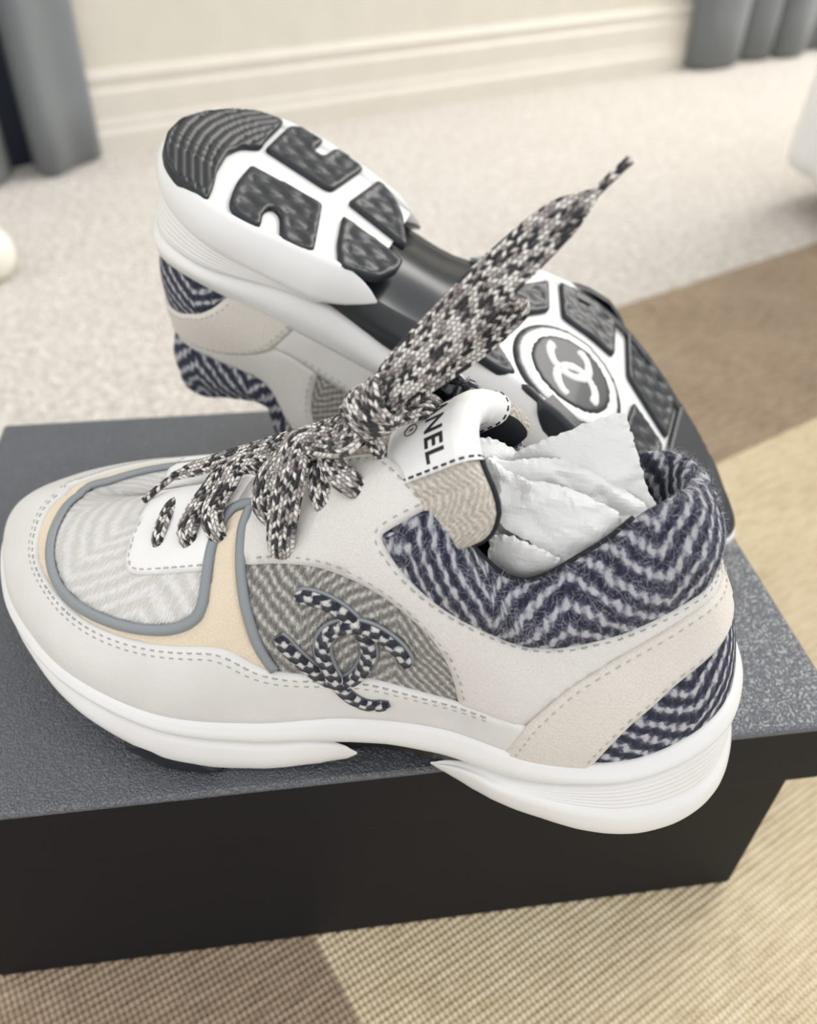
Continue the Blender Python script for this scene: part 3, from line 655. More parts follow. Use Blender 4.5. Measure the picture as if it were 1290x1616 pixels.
    if detailed:   # loose wool hairs
        R = np.random.default_rng(3); hv, hf = [], []
        for _ in range(5600):
            i, j = R.integers(2, n-2), R.integers(0, 17); p = V[i, j]+(V[i+1, j]-V[i, j])*R.random()+(V[i, j+1]-V[i, j])*R.random()
            nn = np.cross(V[i, j+1]-V[i, j], V[i+1, j]-V[i, j]); nn /= np.linalg.norm(nn)+1e-12
            if nn@(V[i, j]-np.array([.2, .002, V[i, j][2]-.012])) < 0: nn = -nn
            tg = R.normal(size=3); tg -= nn*(tg@nn); tg /= np.linalg.norm(tg)
            L = R.uniform(.0012, .0042); w = np.cross(nn, tg)*.000032; bend = np.cross(nn, tg)*L*R.uniform(-.35, .35)
            q1 = p+tg*L*.5+nn*L*R.uniform(.15, .4); q2 = p+tg*L+nn*L*R.uniform(.0, .45)+bend
            b = len(hv); hv += [p-w, p+w, q1-w, q1+w, q2]; hf += [(b, b+1, b+3, b+2), (b+2, b+3, b+4)]
        mk('wool_fuzz', hv, hf, M['fuzz'], col, None, mir, kind='stuff')
# ---- tongue: padded channel around the front of the ankle
TE = np.array([(-1.0, .1745, -.0222, .1000), (-.82, .1792, -.0205, .1085), (-.66, .1783, -.0180, .1155), (-.45, .1728, -.0135, .1222), (-.22, .1695, -.0060, .1260), (0, .1680, .0030, .1282), (.30, .1705, .0120, .1272), (.60, .1765, .0195, .1220), (.84, .1828, .0232, .1155), (1.0, .1868, .0240, .1060)])
TSINK = [0.0]
def tongue_point(v, s, out):
    """v across (-1 lateral .. 1 medial), s metres down from the top edge, out metres outward"""
    v = np.asarray(v, float); s = np.asarray(s, float)+TSINK[0]
    def mid(v, s):
        E = np.stack([np.interp(v, TE[:, 0], TE[:, k]) for k in (1, 2, 3)], -1)
        for dv in (-.09, .09): E = E+np.stack([np.interp(np.clip(v+dv, -1, 1), TE[:, 0], TE[:, k]) for k in (1, 2, 3)], -1)
        E /= 3
        w = np.clip(np.abs(v), 0, 1)[..., None]
        d = np.array([-.80, 0, -.60])*(1-w**2)+np.array([-.86, 0, -.5])*w**2
        P = E+d*s[..., None]
        P[..., 1] = .004+(P[..., 1]-.004)*(1-np.clip(s, 0, .06)*4)
        return P
    P = mid(v, s); e = 2e-3
    a = mid(v+e, s)-mid(v-e, s); b = mid(v, s+e)-mid(v, s-e)
    n = np.cross(a, b); n /= np.linalg.norm(n, axis=-1, keepdims=True)+1e-12
    
    return P+n*np.asarray(out)[..., None]
def build_tongue(root, mir):
    ton = empty('tongue'); ton.parent = root; TSINK[0] = .030 if mir else 0.0      # the other shoe's tongue is pressed in under its weight
    vs = np.linspace(-1, 1, 61); T_ = .0044
    prof = [(s, T_) for s in np.linspace(.062, .0045, 16)]+[(.0044-.0044*math.sin(a), T_*math.cos(a)) for a in np.linspace(.15, math.pi-.15, 9)]+[(s, -T_) for s in np.linspace(.0045, .050, 12)]
    pr = np.array(prof); k = len(pr)
    VV, SS = np.meshgrid(vs, pr[:, 0], indexing='ij'); OO = np.broadcast_to(pr[:, 1], VV.shape)
    taper = np.clip((1-np.abs(VV))/.08, 0, 1)**.5*.75+.25
    V = tongue_point(VV, SS+np.clip((np.abs(VV)-.86)/.14, 0, 1)**2*.012, OO*taper)
    UV = np.stack([VV*.036, np.broadcast_to(np.r_[0, np.cumsum(np.linalg.norm(np.diff(pr, axis=0), axis=1))], VV.shape)], -1)
    F = grid_faces(61, k); mi = [0 if (f[0] % k) < 22 else 1 for f in F]
    mk('tongue_pad', V.reshape(-1, 3), F, [M['tweed_cream'], M['black']], ton, UV.reshape(-1, 2), mir, matidx=mi, label='cream basket wool tongue with black lining')
    # black binding along the inner edge of the padding
    P = tongue_point(np.linspace(-.97, -.39, 50), np.clip((np.linspace(.97, .39, 50)-.86)/.14, 0, 1)**2*.012-.0003, np.full(50, -.0008))
    V2, F2, U2 = sweep(P, (0.6, -.3, .7), .0017, .0017, 7); mk('tongue_binding', V2, F2, M['black'], ton, U2, mir)
    # white leather tag folded over the top edge
    vs = np.linspace(-.39, .58, 48); Tt = T_+.0007
    prof = [(s, Tt) for s in np.linspace(.026, .0045, 12)]+[(.0044-.0053*math.sin(a), Tt*math.cos(a)) for a in np.linspace(.15, math.pi-.15, 9)]+[(s, -Tt) for s in np.linspace(.0045, .016, 6)]
    pr = np.array(prof); k = len(pr); VV, SS = np.meshgrid(vs, pr[:, 0], indexing='ij'); OO = np.broadcast_to(pr[:, 1], VV.shape)
    V = tongue_point(VV, SS, OO); Vb = tongue_point(VV, SS, OO*.86); n = len(vs)
    F = grid_faces(n, k); o = n*k
    for i in range(n-1): F += [(i*k, (i+1)*k, o+(i+1)*k, o+i*k), (i*k+k-1, o+i*k+k-1, o+(i+1)*k+k-1, (i+1)*k+k-1)]
    for j in range(k-1): F += [(j, o+j, o+j+1, j+1), ((n-1)*k+j, (n-1)*k+j+1, o+(n-1)*k+j+1, o+(n-1)*k+j)]
    tagm = mk('tongue_tag', np.concatenate([V.reshape(-1, 3), Vb.reshape(-1, 3)]), F, M['leather_vamp'], ton, None, mir, label='white leather tongue tag with black lettering')
    # stitched ends
    parts = []
    for vv, a in ((-.362, 0), (.545, 0)):
        q = tongue_point(np.full(60, vv), np.interp(np.linspace(0, k-1, 60), np.arange(k), pr[:, 0]), np.interp(np.linspace(0, k-1, 60), np.arange(k), pr[:, 1])*1.04)
        q = resample(q, .00025); L = 0
        for i in range(4, len(q)-9, 11):
            parts.append(sweep(q[[i, i+2, i+4, i+6]], np.array([0, -.3, 1.]), .0007, .0006, 6))
    V, F, U = join(parts); mk('tag_stitching', V, F, M['ink'], tagm, U, mir, kind='stuff')
    # lettering, curved with the tag
    width = np.linalg.norm(np.diff(tongue_point(np.linspace(-1, 1, 200), np.full(200, .012), np.full(200, Tt)), axis=0), axis=1)
    cum = np.r_[0, np.cumsum(width)]; vgrid = np.linspace(-1, 1, 200); s0 = np.interp(-.362, vgrid, cum)
    def lettering(txt, size, along, down, bold, nm):
        cu = bpy.data.curves.new('lettering', 'FONT'); cu.body = txt; cu.size = size; cu.offset = bold; cu.resolution_u = 3; cu.space_character = 1.12
        ob = bpy.data.objects.new('lettering', cu); COL.objects.link(ob); dg = bpy.context.evaluated_depsgraph_get(); dg.update()
        me = bpy.data.meshes.new_from_object(ob.evaluated_get(dg)); bpy.data.objects.remove(ob); bpy.data.curves.remove(cu)
        bm = bmesh.new(); bm.from_mesh(me); bmesh.ops.triangulate(bm, faces=bm.faces[:]); bmesh.ops.subdivide_edges(bm, edges=bm.edges[:], cuts=1)
        co = np.array([v.co[:] for v in bm.verts]); bm.verts.index_update(); F = [[v.index for v in f.verts] for f in bm.faces]; bm.free(); bpy.data.meshes.remove(me)
        co[:, 0] -= co[:, 0].max()
        vv = np.interp(s0+along-co[:, 0], cum, vgrid); V = tongue_point(vv, down-co[:, 1], np.full(len(co), Tt+.00012))
        if mir: V = tongue_point(np.interp(s0+.0022+(co[:, 0]-co[:, 0].min()), cum, vgrid), down-co[:, 1], np.full(len(co), Tt+.00012))
        mk(nm, V, F, M['ink'], tagm, None, mir, smooth=False)
    lettering('CHANEL', .0084, .0012, .0128, .00022, 'tag_lettering')
    lettering('R', .0022, .0147, .0188, .00003, 'tag_mark')
    a = np.linspace(0, 2*math.pi, 30); q = tongue_point(np.interp(s0+.0154+.0021*np.cos(a), cum, vgrid), .0181+.0021*np.sin(a), np.full(30, Tt+.0001))
    V, F, U = sweep(q, (0, -.4, 1.), .00035, .0002, 4, cap=False); mk('tag_mark_ring', V, F, M['ink'], tagm, U, mir)
def build_emblem(root, mir):
    em = empty('emblem'); em.parent = root; em['label'] = 'interlocked letters in navy and white wool with grey edging'
    for k in ('c1', 'c2'):
        c = chaikin(D[k], 2); q = resample(c*[SU, ST], .001)/[SU, ST]
        lift = .0020 if k == 'c1' else .0026
        P = S(q[:, 0], q[:, 1])+N(q[:, 0], q[:, 1])*lift; nn = N(q[:, 0], q[:, 1])
        e = np.minimum(np.arange(len(P)), np.arange(len(P))[::-1]); w = .0046*np.clip(.55+e*.2, 0, 1)
        V, F, U = sweep(P, nn, w, .0026, 12); mk('emblem_letter', V, F, M['tweed_emblem'], em, U, mir)
        V, F, U = sweep(P-nn*.0010, nn, w+.0017, .0011, 8); mk('emblem_edging', V, F, M['piping'], em, U, mir)
def build_laces(root, mir):
    st = D['st']; parts = []; view = np.array([.0, -.62, .78])
    def add(key, w, th, nrm=None, n=60, ends=(1, 1)):
        P = spline(st[key], n); w = np.interp(np.linspace(0, 1, n), np.linspace(0, 1, len(w)) if hasattr(w, '__len__') else [0, 1], w if hasattr(w, '__len__') else [w, w])
        V, F, U = sweep(P, view if nrm is None else nrm, w, np.full(n, th), 14); parts.append((V, F, U+[len(parts)*.37, 0]))
    add('a', [.0035, .0042, .0042, .0040], .0030)
    add('b', [.0050, .0066, .0066, .0064, .0066], .0032); add('c', [.0054, .0072, .0070, .0066, .0066], .0032)
    add('d', [.0060, .0080, .0084, .0080, .0080], .0034); add('f', [.0045, .0060, .0060], .0030)
    add('g', [.0056, .0076, .0078, .0074, .0070], .0034); add('h', [.0036, .0044, .0048, .0050], .0034)
    add('k', [.0070, .0082, .0086, .0086, .0076], .0030, (.2, -.5, .85))
    add('i', [.0072, .0068, .0066, .0064, .0062, .0060, .0050, .0026], .0032)
    add('e', [.0062, .0086, .0094, .0098, .0100, .0090, .0074], .0040)
    add('j', [.0100, .0128, .0136, .0134, .0128, .0118, .0100, .0052, .0024], .0018, (.10, -.60, .78), 120)
    add('j3', [.0080, .0090, .0084, .0074, .0064, .0026], .0022, (.35, -.35, .86), 80)
    V, F, U = join(parts); lace = mk('shoelace', V, F, M['lace'], root, U, mir, label='black and grey flecked flat woven shoelace tied in a bow')
    for key, w in (('i2', .0023), ('j2', .0024)):
        P = spline(st[key], 24); ww = np.full(24, w); ww[-1] *= .6
        V, F, U = sweep(P, view, ww, ww*.9, 10); mk('aglet', V, F, M['lace'], lace, U, mir)
    # knot: three turns of lace wrapped round the crossing strands
    c = np.array(D['knot'][0]); ax = np.array(D['knot'][2])-np.array(D['knot'][1]); ax /= np.linalg.norm(ax)
    e1 = np.cross(ax, [0, 1, 0]); e1 /= np.linalg.norm(e1); e2 = np.cross(ax, e1); kp = []
    for j, (sh, r, tw) in enumerate(((-.0034, .0056, .0016), (.0008, .0066, -.0012), (.0048, .0058, .0018))):
        a = np.linspace(0, 2*math.pi, 40); P = c+ax*sh+e1*np.cos(a)[:, None]*r+e2*np.sin(a)[:, None]*r*.95+ax*(tw*np.sin(a+j))[:, None]
        nn = (P-c)-((P-c)@ax)[:, None]*ax; V, F, U = sweep(P, nn, .0062, .0030, 12, cap=False); kp.append((V, F, U+[j*.2, 0]))
    V, F, U = join(kp); mk('knot', V, F, M['lace'], lace, U, mir)
def build_shoe(root, mir, detailed):
    if mir: _T[18] = (.153, .0185, .1165); _T[19] = (.1685, .0255, .1075)      # eyestay of the other shoe, pressed down by its weight
    build_midsole(root, mir); build_sole(root, mir); build_upper(root, mir, detailed); build_tongue(root, mir)
    if detailed: build_emblem(root, mir); build_laces(root, mir)
def emblem_mat(name):
    g = G(name); u = g.uv(); x, y, _ = g.xyz(u); w = g.noise(u, 420, 2)
    a = g.math('SINE', g.mul(g.add(g.add(x, g.mul(y, .8)), g.mul(w, .0030)), 2*math.pi/.0046))
    b = g.math('SINE', g.mul(g.math('SUBTRACT', y, g.mul(x, .5)), 2*math.pi/.0033)); f = g.noise(u, 2200, 3, .7)
    v = g.add(g.add(g.mul(a, .26), g.mul(b, .16)), g.add(g.mul(g.math('SUBTRACT', f, .5), .5), .44))
    c = g.ramp(v, [(.30, (.006, .009, .022)), (.50, (.03, .034, .06)), (.57, (.46, .45, .45)), (.76, (.76, .74, .71))])
    return g.out(c, .9, g.bump(g.add(g.mul(a, .5), g.add(g.mul(b, .4), f)), .0008, 1.), Sheen_Weight=.2)
M['fuzz'] = plain('pale_wool_hair', (.42, .42, .46), .8)
M['tweed_emblem'] = emblem_mat('navy_white_cord')

# ------------------------------------------------------------------ room shell
RA = math.radians(22.9); RX = Vector((math.cos(RA), math.sin(RA), 0)); RY = Vector((-math.sin(RA), math.cos(RA), 0)); W0 = Vector((-.237, 1.216, 0))
def room(a, b, z): return (W0+RX*a+RY*b+Vector((0, 0, z)))[:]      # a along the back wall, b behind it
def carpet_mat():
    g = G('loop_carpet'); o = g.obj(); n = g.noise(o, 16, 3, .6); n2 = g.noise(o, 110, 4, .75); v = g.vor(o, 330)
    c = g.mix(g.maprange(n, .3, .7), (.77, .725, .665), (.86, .82, .77)); c = g.mix(g.maprange(n2, .38, .62), (.54, .49, .43), c)
    return g.out(c, .95, g.bump(g.add(n2, v), .004, .8), Sheen_Weight=.2)
M['carpet'] = carpet_mat()
n = 60; gx, gy = np.meshgrid(np.linspace(-3.2, 3.2, n), np.linspace(-3.2, .012, n), indexing='ij')
V = np.array([room(a+.4, b, 0) for a, b in zip(gx.ravel(), gy.ravel())])
tag(mk('floor', V, grid_faces(n, n), M['carpet']), kind='structure', label='pale cream looped carpet floor')
M['wall'] = plain('cream_wall', (.665, .63, .545), .7, 300, .0003)
M['skirting'] = plain('cream_gloss_paint', (.68, .64, .57), .45)
def slab(a0, a1, b0, b1, z0, z1):
    V = [room(a, b, z) for a in (a0, a1) for b in (b0, b1) for z in (z0, z1)]
    return V, [(0, 1, 3, 2), (4, 6, 7, 5), (0, 4, 5, 1), (2, 3, 7, 6), (0, 2, 6, 4), (1, 5, 7, 3)]
V, F = slab(-2.8, 3.6, 0, .1, -.02, 2.4); tag(mk('wall_back', V, F, M['wall'], smooth=False), kind='structure', label='plain cream back wall')
prof = [(0, 0), (-.019, 0), (-.019, .026), (-.0155, .032), (-.0155, .038), (-.013, .044), (-.013, .074), (-.007, .079), (-.0085, .086), (-.010, .091), (-.006, .098), (0, .100)]
V = [room(a, b, z) for a in (-2.8, 3.6) for b, z in prof]; k = len(prof)
tag(mk('baseboard_back', V, [(j, k+j, k+j+1, j+1) for j in range(k-1)]+[tuple(range(k)), tuple(range(k, 2*k))[::-1]], M['skirting'], smooth=False), kind='structure', label='tall stepped cream baseboard')

# ------------------------------------------------------------------ curtains
M['curtain'] = plain('grey_curtain_cloth', (.165, .178, .185), .85, 700, .0003, Sheen_Weight=.2)
M['lining'] = plain('navy_fold_shade', (.022, .032, .058), .8)  # shade of the deep fold put in as a navy colour
def curtain(label, pts, lining=None):
    """hanging cloth: plan polyline (a, b) in the wall frame swept upwards with a slight flare at the hem"""
    root = empty('curtain', room(pts[0][0], pts[0][1], 0)); off = np.array(root.location)
    P = spline(pts, 90); zs = np.linspace(.004, 2.1, 30); V = []
    c = P.mean(0)
    for z in zs:
        fl = 1+.05*math.exp(-z/.25); q = c+(P-c)*[1, fl]
        V.append([np.array(room(a, b, z))-off for a, b in q])
    V = np.array(V); n, m = V.shape[:2]
    d = V.copy()
    o = mk('cloth', V.reshape(-1, 3), grid_faces(n, m), M['curtain'], root)
    s = o.modifiers.new('thickness', 'SOLIDIFY'); s.thickness = .003
    if lining:  # added dark strip, carries the shade between two folds in its colour
        P = spline(lining, 30); V = np.array([[np.array(room(a, b, z))-off for a, b in P] for z in (.006, 2.1)])
        l = mk('fold_shade_strip', V.reshape(-1, 3), grid_faces(2, 30), M['lining'], root, label='navy strip painted as the shade between two folds')
        l.modifiers.new('thickness', 'SOLIDIFY').thickness = .002
    return tag(root, label, 'curtain', 'grey pleated curtains at the windows')
curtain('grey curtain with a navy shade strip between folds hanging on the left behind the black box', [(-.004,-.008),(-.012,-.028),(-.045,-.045),(-.074,-.068),(-.092,-.06),(-.094,-.03),(-.1,-.014),(-.118,-.02),(-.135,-.058),(-.17,-.085),(-.2,-.06),(-.23,-.03),(-.26,-.06),(-.3,-.07)], [(-.086,-.026),(-.105,-.024),(-.132,-.032)])
curtain('grey pleated curtain hanging on the right beside the white bedding', [(1.049,-.01),(1.04,-.03),(1.06,-.05),(1.11,-.055),(1.15,-.04),(1.165,-.022),(1.18,-.035),(1.21,-.045),(1.235,-.04),(1.245,-.025),(1.26,-.05),(1.3,-.055),(1.36,-.03),(1.42,-.05),(1.5,-.03)])

# ------------------------------------------------------------------ bed and the pale foot at the picture's edges
M['linen'] = plain('white_linen', (.86, .86, .85), .8, 400, .0004)
def bed():
    """bed standing to the right; only the hanging corner of its duvet reaches into view"""
    root = empty('bed', (0.5900, 0.9586, 0)); rx, ry = np.array(RX), np.array(RY)
    L, Wd, r = 1.15, 1.3, .045
    def outline(g, n=26):
        q = []
        for cx, cy, a0 in ((r, -r, math.pi), (L-r, -r, math.pi/2), (L-r, -Wd+r, 0), (r, -Wd+r, -math.pi/2)):
            q += [(cx+(r+g)*math.cos(a0-t), cy+(r+g)*math.sin(a0-t)) for t in np.linspace(0, math.pi/2, n)]
        return resample(np.array(q), .012, closed=True)
    n = len(outline(0)); ang = np.arange(n); rows = []
    prof = [(-.004, .052), (.004, .045), (.010, .050), (.013, .07), (.012, .14), (.006, .25), (.004, .36), (0, .43), (-.014, .47), (-.04, .49), (-.10, .50)]
    for g, z in prof:
        q = resample(outline(min(g, .02)), 1, closed=True, n=n+1); c = q.mean(0); q = c+(q-c)*(1+min(0, g)*1.6)
        w = .012*np.sin(ang*.21)*np.exp(-z/.20)+.004*np.sin(ang*.55)*np.exp(-z/.12)
        d = (q-c)/np.linalg.norm(q-c, axis=1, keepdims=True); q = q+d*w[:, None]
        rows.append(np.c_[q[:, :1]*rx[None]+q[:, 1:]*ry[None]][:, :2]); rows[-1] = np.c_[rows[-1], np.full(n, z)+.006*np.sin(ang*.21+1)*math.exp(-z/.1)]
    V = np.stack(rows, 0); m = len(prof); V = V.reshape(-1, 3)
    mk('duvet', V, grid_faces(m, n, closed_m=True)+[tuple(range((m-1)*n, m*n))], M['linen'], root, label='white linen duvet').modifiers.new('thickness', 'SOLIDIFY').thickness = .008
    q = outline(-.03); q = q.mean(0)+(q-q.mean(0))*.93; k = len(q); B = [np.c_[(q[:, :1]*rx[None]+q[:, 1:]*ry[None])[:, :2], np.full(k, z)] for z in (0, .42)]
    mk('bed_base', np.concatenate(B), grid_faces(2, k, closed_m=True)+[tuple(range(k))[::-1]], M['linen'], root, label='white cloth bed base')
    return tag(root, 'bed under a white linen duvet hanging beside the right curtain', 'bed')
bed()
def foot():
    p = [(0, 0), (.012, 0), (.020, .004), (.0265, .014), (.0285, .026), (.026, .038), (.019, .047), (.014, .052), (.014, .075), (.016, .08), (0, .08)]
    a = np.linspace(0, 2*math.pi, 33)[:-1]; q = chaikin(p, 2)
    V = np.array([[(r*math.cos(t), r*math.sin(t), z) for t in a] for r, z in q]); n = len(q)
    o = mk('furniture_foot', V.reshape(-1, 3), grid_faces(n, 32, closed_m=True, flip=True), plain('cream_lacquer', (.86, .85, .74), .35))
    o.location = (-.298,.845,0); return tag(o, 'pale cream rounded furniture foot on the carpet left of the box', 'foot')
foot()

# ------------------------------------------------------------------ rug: four corrugated woven fields
def rug_mat(name, ca, cb, cc):
    g = G(name); u = g.uv(); x, y, _ = g.xyz(u)
    n = g.noise(g.comb(g.mul(x, 60), g.mul(y, 340)), 1., 3, .6); n2 = g.noise(u, 700, 2, .7); big = g.noise(u, 14, 2)
    warp = g.math('SINE', g.mul(x, 2*math.pi/.0047)); warp2 = g.math('ABSOLUTE', warp)
    v = g.add(g.mul(n, .6), g.add(g.mul(n2, .35), g.mul(big, .25)))
    c = g.ramp(g.math('SUBTRACT', v, .1), [(.25, ca), (.5, cb), (.75, cc)])
    c = g.mix(g.maprange(warp2, .0, .22, .35, 1.), ca, c)
    return g.out(c, .9, g.bump(g.add(warp2, g.mul(n2, .6)), .0007, .9))
M['rug_brown'] = rug_mat('brown_sisal', (.19, .135, .085), (.40, .30, .205), (.56, .44, .32))
M['rug_beige'] = rug_mat('straw_sisal', (.48, .37, .21), (.74, .62, .42), (.88, .77, .57))
TH = math.radians(25); E1 = np.array([math.cos(TH), math.sin(TH), 0]); E2 = np.array([-math.sin(TH), math.cos(TH), 0])
rug = empty('rug', (E1*.058+E2*.294).tolist()); tag(rug, 'ribbed woven rug of brown and straw coloured fields under the black box', 'rug')
def rug_field(a0, a1, b0, b1, mat, nm, lab):
    pitch = .0031; k = 6; nb = int(round((b1-b0)/pitch)); bs = np.linspace(b0, b1, nb*k+1); na = max(4, int((a1-a0)/.03)); as_ = np.linspace(a0, a1, na)
    A, B = np.meshgrid(as_, bs, indexing='ij')
    Z = .0042+.0016*np.abs(np.sin((B-b0)/pitch*math.pi))**.7
    o0 = np.array([.058, .294])
    V = (A-o0[0])[..., None]*E1+(B-o0[1])[..., None]*E2+Z[..., None]*np.array([0, 0, 1])
    F = grid_faces(*A.shape); V = V.reshape(-1, 3)
    ed = [(a-o0[0])*E1+(b-o0[1])*E2 for a, b in ((a0, b0), (a1, b0), (a1, b1), (a0, b1))]; m = len(V)
    V = np.concatenate([V, np.array(ed), np.array(ed)+[0, 0, .0047]]); F += [(m+i, m+(i+1) % 4, m+4+(i+1) % 4, m+4+i) for i in range(4)]
    U = np.concatenate([np.stack([A, B], -1).reshape(-1, 2), np.zeros((8, 2))])
    mk(nm, V, F, mat, rug, U, label=lab)
rug_field(-.42, .058, -.15, .294, M['rug_brown'], 'rug_field', 'brown ribbed field'); rug_field(.058, .95, -.15, .294, M['rug_beige'], 'rug_field', 'straw coloured ribbed field')
rug_field(-.42, .058, .294, .517, M['rug_beige'], 'rug_field', 'straw coloured ribbed field'); rug_field(.058, .95, .294, .517, M['rug_brown'], 'rug_field', 'brown ribbed field')

# ------------------------------------------------------------------ shoe box
def box_mat(name, grainy):
    g = G(name); o = g.obj()
    if grainy:
        w = g.noise(o, 170, 2); h = g.noise(g.new('ShaderNodeVectorMath', [o, g.new('ShaderNodeVectorMath', [g.noise(o, 330, 2, out=1), (.0022, .0022, .0022)], operation='MULTIPLY').outputs[0]], operation='ADD').outputs[0], 620, 1.5, .5)
        v = g.math('ABSOLUTE', g.math('SUBTRACT', h, .5)); hh = g.maprange(v, 0, .10)
        return g.out((.088, .096, .112), .36, g.bump(hh, .0004, .85), Specular_IOR_Level=1.0)  # black paper lifted to grey-blue: sheen of the lid painted into the base colour
    return g.out((.0105, .0108, .0118), .6, g.bump(g.noise(o, 900, 2), .00006, .5), Specular_IOR_Level=.2)
M['box_top'] = box_mat('black_grained_paper_sheen_tint', True); M['box'] = box_mat('black_smooth_paper', False)
bx = empty('shoe_box', (.016, .275, .0057)); tag(bx, 'black shoe box with a fine grained lid carrying both sneakers', 'box')
zb = -.0057
L0, L1, Y0, Y1 = -.1545, .1925, .1605, .3885
V, F = box_mesh(L0-.016, L1-.016, Y0-.275, Y1-.275, BOX_TOP-.0365+zb, BOX_TOP+zb, .0022, 4)
zc = [np.mean([V[i][2] for i in f]) for f in F]; mi = [0 if z > BOX_TOP+zb-.002 else 1 for z in zc]
lid = mk('lid', V, F, [M['box_top'], M['box']], bx, smooth=False, matidx=mi)
V, F = box_mesh(L0+.012-.016, L1-.0125-.016, Y0+.0012-.275, Y1-.004-.275, .0057+zb, BOX_TOP-.002+zb, .0012, 2); mk('base', V, F, M['box'], bx, smooth=False)
# ------------------------------------------------------------------ sneakers
ORG = Vector(([-0.112703, 0.242594, 0.0])); ANG = math.radians(-19.4)
shoe_a = empty('sneaker', mat=Matrix.Translation(ORG+Vector((0, 0, BOX_TOP)))@Matrix.Rotation(ANG, 4, 'Z'))
tag(shoe_a, 'white and wool low sneaker standing on the box with flecked laces and tissue inside', 'sneaker', 'pair of wool and suede sneakers')
build_shoe(shoe_a, False, True)
mb = Matrix([[-0.8422261, 0.4008435, -0.360527], [0.3372411, 0.9134493, 0.2277691], [0.4206229, 0.0702485, -0.9045117]]).to_4x4(); mb.translation = Vector([0.187259, 0.262943, 0.048607])+Vector((0, 0, BOX_TOP+.0005))
shoe_b = empty('sneaker', mat=mb)
tag(shoe_b, 'second sneaker lying upside down behind with black and white treaded sole showing', 'sneaker', 'pair of wool and suede sneakers')
build_shoe(shoe_b, True, False)

# ------------------------------------------------------------------ tissue paper stuffed in the standing sneaker
def tissue_mat():
    g = G('white_tissue'); o = g.obj(); n = g.noise(o, 260, 5, .65); n2 = g.noise(g.new('ShaderNodeVectorMath', [o, (1.0, 1.0, 3.0)], operation='MULTIPLY').outputs[0], 130, 3, .6)
    return g.out((.70, .70, .688), .6, g.bump(g.add(n, n2), .0006, .6), Subsurface_Weight=.15, Subsurface_Radius=(.004, .004, .004))
M['tissue'] = tissue_mat()
def facets(P, k, amp, seed, stretch, ang):
    """creased paper: heights over a random triangulation, straight between the folds"""
    R = np.random.default_rng(seed); c, s = math.cos(ang), math.sin(ang); Q = P@np.array([[c, -s], [s, c]])/[stretch, 1]
    lo, hi = Q.min(0)-.004, Q.max(0)+.004
    pts = np.concatenate([R.uniform(lo, hi, (k, 2)), [lo, hi, (lo[0], hi[1]), (hi[0], lo[1])]]); hz = R.normal(size=len(pts))
    v, e, f, *_ = geometry.delaunay_2d_cdt([Vector(p) for p in pts], [], [], 0, 1e-7); v = np.array([p[:] for p in v]); h = np.zeros(len(Q))
    for t in f:
        a, b, c_ = v[t[0]], v[t[1]], v[t[2]]; m = np.array([b-a, c_-a]).T
        if abs(np.linalg.det(m)) < 1e-14: continue
        l = np.linalg.solve(m, (Q-a).T); k_ = (l[0] >= -1e-6) & (l[1] >= -1e-6) & (l.sum(0) <= 1+1e-6)
        h[k_] = hz[t[0]]+(hz[t[1]]-hz[t[0]])*l[0][k_]+(hz[t[2]]-hz[t[0]])*l[1][k_]
    return h*amp
def sheet(pts3, ctr, nrm, amp, seed, name, parent, k=26, stretch=2.2, ang=.5):
    """a piece of paper: 3-D outline, interior blended smoothly, folded along nrm"""
    P = np.array(pts3); nrm = np.array(nrm, float); nrm /= np.linalg.norm(nrm)
    e1 = np.cross(nrm, [0, 0, 1.]); e1 /= np.linalg.norm(e1); e2 = np.cross(nrm, e1)
    P = resample(chaikin(P, 1, closed=True), .0010, closed=True)
    R = np.random.default_rng(seed+5); P = P+R.normal(size=P.shape)*.00018
    q = np.stack([P@e1, P@e2], 1); V2, F, n = cdt(q, .0010, .0005)
    dist2 = ((V2[:, None]-q[None, ::3])**2).sum(-1)+1e-9; w = 1/dist2**1.3; hgt = (w@(P[::3]@nrm))/w.sum(1)
    d = dist_poly(V2, q); hgt = hgt+ctr*np.clip(d/.015, 0, 1)**.8
    fo = facets(V2, k, amp, seed, stretch, ang)+facets(V2, k*4, amp*.36, seed+1, 1.5, ang+.6)
    V = V2[:, :1]*e1+V2[:, 1:]*e2+(hgt+fo*np.clip(d/.005, .25, 1))[:, None]*nrm
    o = mk(name, V, F, M['tissue'], parent, smooth=False)
    o.modifiers.new('thickness', 'SOLIDIFY').thickness = .00015
    return o
tis = empty('tissue_paper', mat=shoe_a.matrix_world.copy()); tag(tis, 'crumpled white tissue paper stuffed into the opening of the standing sneaker', 'paper')
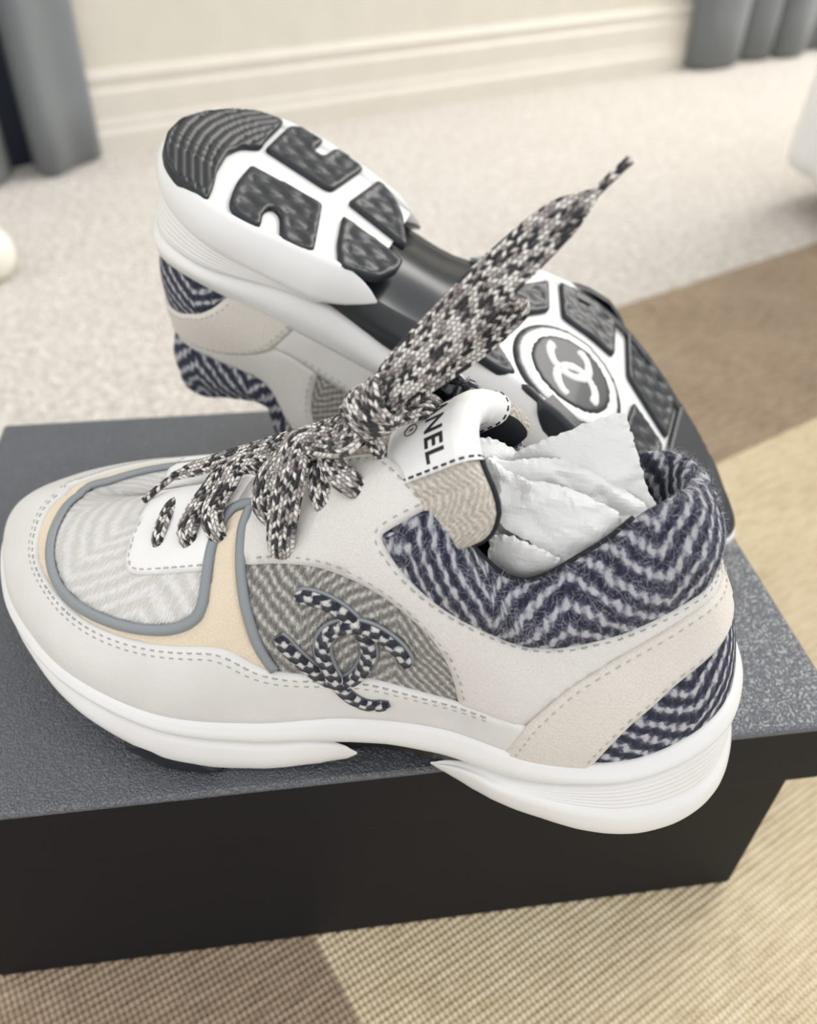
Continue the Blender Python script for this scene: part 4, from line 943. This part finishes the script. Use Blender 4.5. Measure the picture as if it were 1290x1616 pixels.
sheet([(0.1785, 0.0080, 0.1078), (0.1801, 0.0100, 0.1119), (0.1900, 0.0110, 0.1179), (0.1997, 0.0120, 0.1241), (0.2084, 0.0135, 0.1289), (0.2108, 0.0120, 0.1246), (0.2132, 0.0100, 0.1203), (0.2158, 0.0070, 0.1152), (0.2186, 0.0040, 0.1100), (0.2229, -0.0020, 0.1070), (0.2190, -0.0080, 0.1015), (0.2054, -0.0040, 0.0926), (0.1903, 0.0020, 0.0917)], .0015, (.05, -.62, .78), .0010, 11, 'paper_flap', tis, 16, 2.5, .3)
sheet([(0.1733, 0.0040, 0.1145), (0.1786, 0.0040, 0.1124), (0.1873, 0.0060, 0.1138), (0.1963, 0.0080, 0.1126), (0.2056, 0.0070, 0.1111), (0.2132, 0.0030, 0.1087), (0.2202, -0.0040, 0.1086), (0.2167, -0.0080, 0.1046), (0.2093, -0.0110, 0.0924), (0.2016, -0.0130, 0.0850), (0.1931, -0.0140, 0.0801), (0.1835, -0.0130, 0.0822), (0.1779, -0.0120, 0.0916), (0.1748, -0.0080, 0.0998), (0.1719, -0.0010, 0.1077)], .0045, (.0, -.50, .86), .0032, 23, 'paper_fold', tis, 24, 2.6, -.5)
sheet([(0.1763, -0.0070, 0.1040), (0.1795, -0.0020, 0.1094), (0.1883, -0.0010, 0.1107), (0.1972, -0.0020, 0.1108), (0.2063, -0.0050, 0.1093), (0.2123, -0.0090, 0.1099), (0.2124, -0.0105, 0.1000), (0.2057, -0.0125, 0.0931), (0.1968, -0.0135, 0.0934), (0.1872, -0.0125, 0.0990), (0.1806, -0.0110, 0.0999)], .0030, (.0, -.55, .83), .0024, 29, 'paper_fold', tis, 14, 2.4, -.4)
sheet([(0.1688, 0.0050, 0.1181), (0.1730, 0.0080, 0.1176), (0.1788, 0.0120, 0.1116), (0.1832, 0.0110, 0.1103), (0.1819, 0.0060, 0.1040), (0.1756, -0.0010, 0.1013), (0.1709, -0.0020, 0.1083)], .0030, (-.1, -.55, .83), .0012, 31, 'paper_fold', tis, 10, 2., .5)
sheet([(0.1774, -0.0130, 0.0986), (0.1818, -0.0145, 0.1016), (0.1909, -0.0170, 0.1009), (0.2014, -0.0135, 0.0926), (0.2020, -0.0125, 0.0820), (0.1935, -0.0145, 0.0772), (0.1819, -0.0145, 0.0807), (0.1770, -0.0135, 0.0890)], .0035, (.0, -.6, .8), .0011, 47, 'paper_fold', tis, 12, 2.5, -.4)
